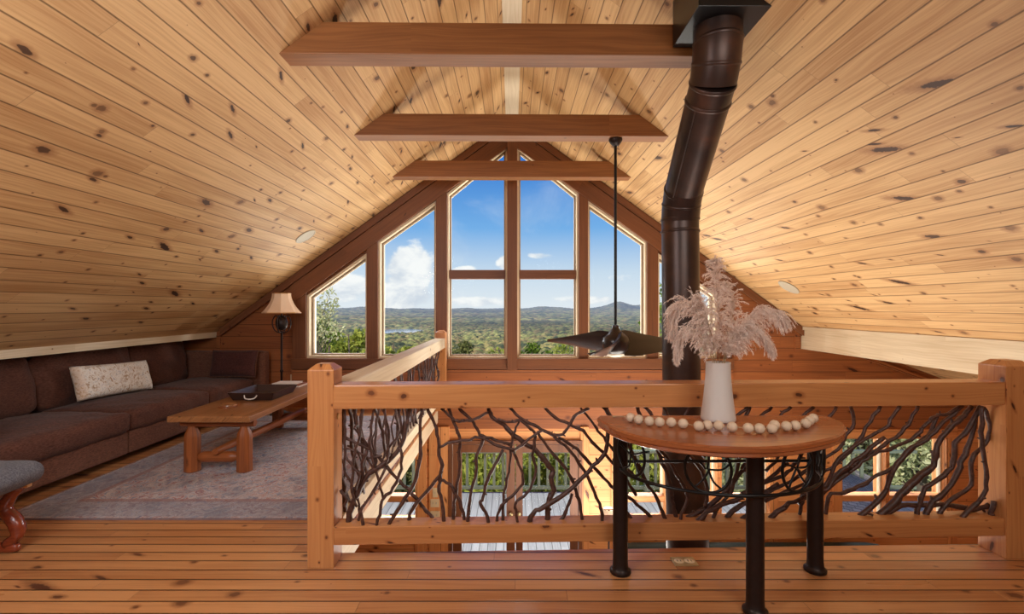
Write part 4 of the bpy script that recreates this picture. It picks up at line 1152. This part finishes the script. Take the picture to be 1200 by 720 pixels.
# ------------------------------------------------------------------ outside: deck, porch roof, land, trees
DZ = -2.75
struct('deck', MB().box(-9, 9, GY + .2, 10.85, DZ - .2, DZ), M['deckwood'], grain=(0, 1, 0))
dr = thing('deck_railing', (0, 10.8, DZ), 'grey-green baluster railing round the deck outside the french doors', 'railing')
obj('bottom_rail', MB().box(-9, 9, 10.76, 10.82, DZ + .09, DZ + .16), M['deckrail'], dr)
obj('top_rail', MB().box(-9, 9, 10.74, 10.85, DZ + .9, DZ + .95), M['deckrail'], dr)
for x in (-6, -3, -.1, 3, 6): obj('post', MB().box(x - .05, x + .05, 10.74, 10.84, DZ, DZ + 1.0), M['deckrail'], dr, grain=(0, 0, 1))
for i in range(80):
    x = -8.0 + i * .2
    obj('baluster', MB().box(x - .03, x + .03, 10.77, 10.81, DZ + .1, DZ + .92), M['deckrail'], dr, grain=(0, 0, 1))
q = [at(960, 533, 11), at(1135, 606, 11), at(1150, 690, 8), at(950, 660, 8)]
struct('roof_porch', MB().prism(q, (0, 0, -.08)), M['shingle'], grain=(1, 0, -.45))

def canopy(x, y, cell, rng_seed):
    ix, iy = np.floor(x / cell).astype(np.int64), np.floor(y / cell).astype(np.int64)
    best = np.full(x.shape, 9.0); hid = np.zeros(x.shape)
    def hsh(a, b, k):
        h = (a * 374761393 + b * 668265263 + k * 974634777 + rng_seed * 7919) & 0xFFFFFFFF
        h = ((h ^ (h >> 13)) * 1274126177) & 0xFFFFFFFF
        return ((h ^ (h >> 16)) & 0xFFFF) / 65535.0
    for dx in (-1, 0, 1):
        for dy in (-1, 0, 1):
            a, b = ix + dx, iy + dy
            px = (a + .15 + .7 * hsh(a, b, 1)) * cell; py = (b + .15 + .7 * hsh(a, b, 2)) * cell
            r = .55 + .35 * hsh(a, b, 3)
            d = np.hypot(x - px, y - py) / (cell * r)
            m = d < best
            best = np.where(m, d, best); hid = np.where(m, hsh(a, b, 4), hid)
    return np.clip(1 - best ** 2, 0, 1), hid

def smooth_noise(x, y, s, seed):
    rs = np.random.RandomState(seed); out = np.zeros_like(x)
    for k in range(7):
        a = rs.uniform(0, 6.28); f_ = rs.uniform(.6, 1.9) / s; ph = rs.uniform(0, 6.28)
        out += np.sin((x * math.cos(a) + y * math.sin(a)) * f_ + ph) / 7
    return out

def land():
    NR, NA = 620, 760
    r = 12.0 * (7000 / 12.0) ** (np.arange(NR) / (NR - 1)); a = np.linspace(-.95, .95, NA)
    Rr, Aa = np.meshgrid(r, a, indexing='ij')
    X = Rr * np.sin(Aa); Y = Rr * np.cos(Aa)
    Z = np.interp(Rr, [0, 12, 40, 120, 400, 1500, 3200, 5000, 7000], [-3.6, -4.6, -13, -34, -72, -76, -62, -30, -35])
    Z = Z + np.clip((Rr - 60) / 500, 0, 1) * smooth_noise(X, Y, 160, 3) * 9 + np.clip((Rr - 800) / 1500, 0, 1) * smooth_noise(X, Y, 420, 8) * 10
    # distant ridges
    px = 600 + F * np.tan(Aa)
    def hump(c, w, h): return h * np.exp(-((px - c) / w) ** 2)
    rid = hump(724, 20, 70) + hump(760, 14, 44) + hump(800, 30, 60) + hump(630, 18, 26) + hump(652, 12, 18) + hump(425, 30, 22) + hump(550, 26, 12) + 4 * np.sin(px * .21) 
    Z = Z + rid * np.exp(-((Rr - 5200) / 900) ** 2) * 1.0
    # lake basin
    lk = ((X + 372) / 95) ** 2 + ((Y - 1480) / 230) ** 2
    tree = np.clip((lk - .8) / .4, 0, 1)
    cell = 7.0
    h1, id1 = canopy(X, Y, 8.0, 1); h2, id2 = canopy(X, Y, 15.0, 5); h3, id3 = canopy(X, Y, 38.0, 9)
    near = np.clip((900 - Rr) / 500, 0, 1); mid = np.clip((2600 - Rr) / 1200, 0, 1) 
    bump_ = near * (h1 * 7 + 3 * id1) + (1 - near) * mid * (h2 * 9 + 5 * id2) + (1 - mid) * (h3 * 9 + 4 * id3)
    idm = np.where(near > .5, id1, np.where(mid > .5, id2, id3)); hm = np.where(near > .5, h1, np.where(mid > .5, h2, h3))
    fade = np.clip((Rr - 42) / 15, 0, 1)
    Z = np.where(lk < 1.6, np.minimum(Z, -80) * (1 - np.clip((lk - .9) / .7, 0, 1)) + Z * np.clip((lk - .9) / .7, 0, 1), Z)
    Z = Z + bump_ * fade * tree
    pal = np.array([rgb(*c) for c in ((104, 108, 62), (144, 138, 78), (170, 154, 92), (124, 124, 76), (188, 168, 98), (158, 132, 84), (92, 98, 62), (172, 168, 92))])
    ci = np.clip((idm * len(pal)).astype(int), 0, len(pal) - 1)
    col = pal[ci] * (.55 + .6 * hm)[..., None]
    patch = smooth_noise(X, Y, 90, 12); col = col * (1 + .35 * patch)[..., None]
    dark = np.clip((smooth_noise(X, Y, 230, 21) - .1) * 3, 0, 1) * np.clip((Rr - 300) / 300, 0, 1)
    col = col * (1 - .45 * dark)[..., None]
    haze = np.clip(1 - np.exp(-(Rr / 4600.0) ** 1.4), 0, 1) * .9  # amount of painted haze, growing with distance
    me = bpy.data.meshes.new('hills')
    nv = NR * NA
    i = np.arange(NR - 1)[:, None] * NA + np.arange(NA - 1)[None, :]
    faces = np.stack([i, i + NA, i + NA + 1, i + 1], -1).reshape(-1, 4)
    me.vertices.add(nv); me.vertices.foreach_set('co', np.stack([X, Y, Z], -1).astype(np.float32).ravel())
    nf = len(faces)
    me.loops.add(nf * 4); me.loops.foreach_set('vertex_index', faces.astype(np.int32).ravel())
    me.polygons.add(nf); me.polygons.foreach_set('loop_start', (np.arange(nf) * 4).astype(np.int32))
    try: me.polygons.foreach_set('loop_total', np.full(nf, 4, np.int32))
    except Exception: pass
    me.update(calc_edges=True); me.validate()
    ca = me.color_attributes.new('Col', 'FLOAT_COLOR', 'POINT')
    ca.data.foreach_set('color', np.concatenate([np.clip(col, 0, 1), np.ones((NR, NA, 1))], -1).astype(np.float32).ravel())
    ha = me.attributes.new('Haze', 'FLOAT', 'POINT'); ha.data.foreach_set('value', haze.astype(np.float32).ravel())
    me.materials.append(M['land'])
    o = bpy.data.objects.new('hills', me); C.objects.link(o); o['kind'] = 'structure'
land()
lk = MB().lathe([(.0001, -76.0), (92, -76.0)], 0, 0, 48, cap=False)
lk.v = [Vector((p.x - 372, p.y * 2.4 + 1480, p.z)) for p in lk.v]
o = struct('lake', lk, M['lake'])
# ground close to the house
struct('ground', MB().prism([(-40, 10.9, -4.3), (40, 10.9, -4.3), (40, 40, -13.5), (-40, 40, -13.5)], (0, 0, -.1)), flat('meadow', (150, 150, 70), 1.0, .35, 3))

def tree(pos, h, cr, crown_z, nl, leaf, mat, label, seed, lumps=10, trunk_r=.12, group='trees outside the house', stretch=1.0, twigs=0):
    rg = random.Random(seed); pos = Vector(pos)
    t = thing('tree', pos, label, 'tree', group)
    cc = pos + Vector((0, 0, crown_z))
    top = pos + Vector((rg.uniform(-.2, .2), 0, h))
    mb = MB(); spine = [pos.lerp(top, i / 6) + Vector((rg.uniform(-.08, .08), rg.uniform(-.08, .08), 0)) * (1 if 0 < i else 0) for i in range(7)]
    mb.tube(spine, [trunk_r * (1 - .8 * i / 6) for i in range(7)], 8)
    cl = []
    for k in range(lumps):
        while True:
            d = Vector((rg.uniform(-1, 1), rg.uniform(-1, 1), rg.uniform(-1, 1)))
            if d.length < 1: break
        c = cc + Vector((d.x * cr * .8, d.y * cr * .8, d.z * cr * stretch * .85))
        cl.append((c, cr * rg.uniform(.28, .5)))
        s = spine[min(6, max(1, int(6 * max(0.1, (c.z - pos.z) / h - .15))))]
        mb.tube([s, s.lerp(c, .5) + Vector((0, 0, -.1 * cr * .3)), c], [trunk_r * .35, trunk_r * .22, trunk_r * .08], 5)
    vs, fs = [], []
    for k in range(nl):
        c, r = rg.choice(cl)
        d = Vector((rg.gauss(0, 1), rg.gauss(0, 1), rg.gauss(0, 1))).normalized() * r * rg.random() ** .4
        p = c + d
        u = Vector((rg.gauss(0, 1), rg.gauss(0, 1), rg.gauss(0, 1))).normalized(); v = u.orthogonal().normalized(); v = Matrix.Rotation(rg.uniform(0, 6.28), 3, u) @ v; w = u.cross(v)
        L = leaf * rg.uniform(.6, 1.2); b = len(vs)
        vs += [p - v * L, p + w * L * .45, p + v * L, p - w * L * .45]; fs.append((b, b + 1, b + 2, b + 3))
    obj('trunk', mb, M['trunk'], t, smooth=True)
    obj('foliage', MB().add(vs, fs), mat, t)

def gnd(y): return float(np.interp(y, [0, 12, 40, 120], [-3.6, -4.6, -13, -34]))
def tree_at(px, py_top, d, width_px, hgt_px, *a, **k):
    """crown whose top shows at (px, py_top) and spans width_px by hgt_px"""
    topp = at(px, py_top, d); cr = width_px * d / F / 2; st = (hgt_px / width_px)
    base = Vector((topp.x, d, gnd(d))); h = topp.z - base.z
    tree(base, h * .96, cr, h - cr * st, *a, stretch=st, **k)
TR = [
 (372, 334, 13, 62, 70, 650, .07, 'leaf_pale', 'spindly pale-leaved tree rising highest in the far left window', 16, .06),
 (381, 374, 15, 84, 120, 5000, .10, 'leaf_green', 'dense mid-green tree low in the far left window, nearest the lamp', 18, .12),
 (388, 390, 22, 70, 100, 4600, .12, 'leaf_lime', 'yellow-green tree between the dense green tree and the bright one in the far left window', 18, .12),
 (414, 383, 19, 72, 110, 5200, .12, 'leaf_lime', 'bright yellow-green tree low in the far left window, beside the timber post', 20, .12),
 (461, 395, 22, 62, 90, 4200, .12, 'leaf_lime', 'bright yellow-green tree at the lower left of the second window from the left', 18, .12),
 (496, 399, 29, 60, 90, 3800, .15, 'leaf_olive', 'olive tree showing just over the side railing', 18, .12),
 (542, 400, 40, 64, 80, 3600, .2, 'leaf_olive', 'olive treetop in the bottom of the left centre window', 18, .14),
 (586, 404, 34, 60, 80, 3600, .18, 'leaf_lime', 'yellow-green treetop at the bottom right of the left centre window', 18, .14),
 (628, 394, 46, 52, 80, 3600, .22, 'leaf_green', 'dark green treetop in the bottom of the right centre window', 18, .16),
 (664, 402, 37, 60, 80, 3600, .18, 'leaf_lime', 'yellow-green treetop in the right centre window, behind the fan', 18, .14),
 (722, 400, 44, 60, 80, 3400, .2, 'leaf_olive', 'olive treetop in the window right of centre, behind the fan hub', 18, .14),
 (786, 326, 12, 74, 90, 900, .07, 'leaf_green', 'thin-leaved tree half hidden behind the stovepipe', 18, .07)]
for i, (px, py, d, w_, h_, nl, lf, mt, lab, lm, tr_) in enumerate(TR):
    tree_at(px, py, d, w_, h_, nl, lf, M[mt], lab, i + 1, lumps=lm, trunk_r=tr_)
# below the deck, seen through the doors and lower windows
for i, (px, d, m_, lab) in enumerate(((560, 17, 'leaf_lime', 'lime-leaved tree beyond the deck, seen through the left french door'), (640, 21, 'leaf_lime', 'lime-leaved tree beyond the deck, seen through the right french door'),
        (590, 24, 'leaf_pale', 'pale tree farther beyond the deck, behind the middle of the french doors'), (755, 17, 'leaf_lime', 'lime-leaved tree beyond the deck, left of the lower stovepipe'), (860, 19, 'leaf_pale', 'pale tree beyond the deck, right of the lower stovepipe'), (470, 22.5, 'leaf_olive', 'olive tree beyond the deck at the lower left window'))):
    tree_at(px, 500, d, 105, 95, 3200, .13, M[m_], lab, 20 + i, lumps=14)
tree_at(1010, 440, 17, 110, 160, 3400, .11, M['leaf_pale'], 'pale leafy tree over the porch roof, left lower right-hand window', 30, lumps=18, trunk_r=.2)
tree_at(1085, 430, 13, 110, 170, 3400, .11, M['leaf_pale'], 'pale leafy tree with thick trunk in the rightmost lower window', 31, lumps=18, trunk_r=.22)
tree_at(1050, 430, 23, 170, 200, 3600, .14, M['leaf_green'], 'green tree standing behind the two pale trees over the porch roof', 32, lumps=18, trunk_r=.2)

# ------------------------------------------------------------------ sky
def sky():
    s = NT('sky', world=True)
    tc = s.n('ShaderNodeTexCoord'); x, y, z = s.sep(tc.outputs['Generated'])
    el = s.m('MAXIMUM', z, 0.0)
    base = s.ramp(el, [(0.0, rgb(232, 239, 246)), (0.07, rgb(206, 224, 242)), (0.16, rgb(120, 178, 236)), (0.30, rgb(48, 124, 214)), (0.6, rgb(26, 84, 176))])
    nv = s.n('ShaderNodeVectorMath', operation='MULTIPLY'); s.put(nv.inputs[0], tc.outputs['Generated']); nv.inputs[1].default_value = (1, 1, 1.7)
    n1 = s.noise(nv.outputs[0], 11.0, 7.0, 0.58, 0.3)
    n2 = s.noise(nv.outputs[0], 4.0, 6.0, 0.6, 0.4)
    yy = s.m('MAXIMUM', y, 0.02); u = s.m('DIVIDE', x, yy); v = s.m('DIVIDE', z, yy)
    tot = None
    for px, py, rx, ry, k in ((480, 318, 40, 40, 1.0), (468, 346, 62, 26, 1.0), (400, 338, 60, 24, .8), (545, 318, 18, 8, .9), (592, 308, 13, 12, .9), (632, 300, 26, 7, .62), (700, 352, 90, 9, .6), (560, 354, 60, 10, .7), (735, 326, 40, 10, .45), (330, 320, 50, 30, .8), (880, 320, 60, 24, .8)):
        a = s.m('DIVIDE', s.m('SUBTRACT', u, (px - 600) / F), rx / F); b = s.m('DIVIDE', s.m('SUBTRACT', v, (360 - py) / F), ry / F)
        d = s.m('SQRT', s.m('ADD', s.m('MULTIPLY', a, a), s.m('MULTIPLY', b, b)))
        c = s.m('MULTIPLY', s.ss(d, 1.3, 0.1), k)
        tot = c if tot is None else s.m('MAXIMUM', tot, c)
    front = s.ss(y, 0.05, 0.2)
    tot = s.m('MULTIPLY', tot, front)
    cl = s.ss(s.m('ADD', tot, s.m('MULTIPLY_ADD', n1, 1.5, -.75)), 0.36, 0.62)
    wisp = s.m('MULTIPLY', s.ss(n2, 0.5, 0.8), 0.28)
    cl = s.m('MAXIMUM', cl, wisp)
    shade = s.mix(s.ss(n1, 0.35, 0.6), rgb(214, 222, 234), (1.0, 1.0, 1.0))
    col = s.mix(cl, base, shade)
    bg = s.n('ShaderNodeBackground'); s.put(bg.inputs[0], col); bg.inputs[1].default_value = 1.06
    o = s.n('ShaderNodeOutputWorld'); s.t.links.new(bg.outputs[0], o.inputs[0])
    bpy.context.scene.world = s.owner
sky()

# ------------------------------------------------------------------ lights
def area(name, loc, target, sx, sy, power, color=(1, 1, 1)):
    l = bpy.data.lights.new(name, 'AREA'); l.shape = 'RECTANGLE'; l.size = sx; l.size_y = sy; l.energy = power; l.color = color
    o = bpy.data.objects.new(name, l); C.objects.link(o); o.location = loc
    o.rotation_euler = (Vector(target) - Vector(loc)).to_track_quat('-Z', 'Y').to_euler()
    return o
sun = bpy.data.lights.new('sun', 'SUN'); sun.energy = 5.0; sun.angle = math.radians(1.0); sun.color = (1, .95, .86)
so_ = bpy.data.objects.new('sun', sun); C.objects.link(so_); so_.rotation_euler = Vector((.45, .75, -.62)).to_track_quat('-Z', 'Y').to_euler()
area('deck_bounce_fill', (0, 8.7, -.35), (0, 3.0, 2.6), 8.0, 1.0, 350, (1, .96, .9))  # added lamp hidden below the sill, imitates light bounced off the deck
area('sky_fill', (0, 8.4, 5.15), (0, 4.2, .3), 7.0, 1.3, 820, (.88, .94, 1))  # added lamp outside above the gable, boosts sky light through the windows
area('great_room_up_fill', (1.6, 4.9, -1.75), (1.2, 4.5, 3), 3.2, 2.4, 225, (1, .95, .86))  # added unseen fill in the lower room, lights ceiling and beam undersides
area('great_room_wall_fill', (1.5, 3.7, -1.5), (2.2, 6.7, -1.3), 3.0, .6, 34, (1, .92, .8))  # added unseen fill aimed at the lower gable wall
area('side_sky_fill', (5.3, 9.2, 2.7), (-3.2, 4.4, .3), 2.2, 2.6, 1100, (.92, .96, 1))  # added lamp outside right, boosts window light on sofa and rug
area('side_sky_fill', (-5.3, 9.2, 2.7), (2.4, 2.7, .5), 2.2, 2.6, 800, (.92, .96, 1))  # added lamp outside left, boosts window light on right post and pipe
area('loft_fill_left', (-1.8, .5, 2.3), (-2.8, 4.2, .2), 1.6, 1.2, 84, (.96, .97, 1))  # added unseen fill overhead, brightens rug, sofa and left floor
area('loft_fill_right', (1.5, .2, 2.4), (1.3, 3.0, .3), 1.6, 1.0, 36, (1, .96, .9))  # added unseen fill overhead, brightens table, vase and plumes
area('loft_fill_back', (0, -2.7, 1.7), (0, 2.0, .1), 7.0, 2.4, 30, (1, .97, .92))  # added soft fill behind the camera

# ------------------------------------------------------------------ camera and view
cam = bpy.data.cameras.new('camera'); cam.sensor_width = 36.0; cam.sensor_fit = 'HORIZONTAL'; cam.lens = 36.0 * F / 1200.0; cam.clip_end = 20000; cam.clip_start = .05
co = bpy.data.objects.new('camera', cam); C.objects.link(co); co.location = (0, 0, H); co.rotation_euler = (PI / 2, 0, 0)
sc = bpy.context.scene; sc.camera = co
sc.view_settings.view_transform = 'Standard'; sc.view_settings.look = 'None'; sc.view_settings.exposure = -0.1; sc.view_settings.gamma = 1.0
sc.cycles.use_denoising = True; sc.cycles.max_bounces = 8; sc.cycles.diffuse_bounces = 5; sc.cycles.transparent_max_bounces = 12
sc.cycles.sample_clamp_indirect = 6.0
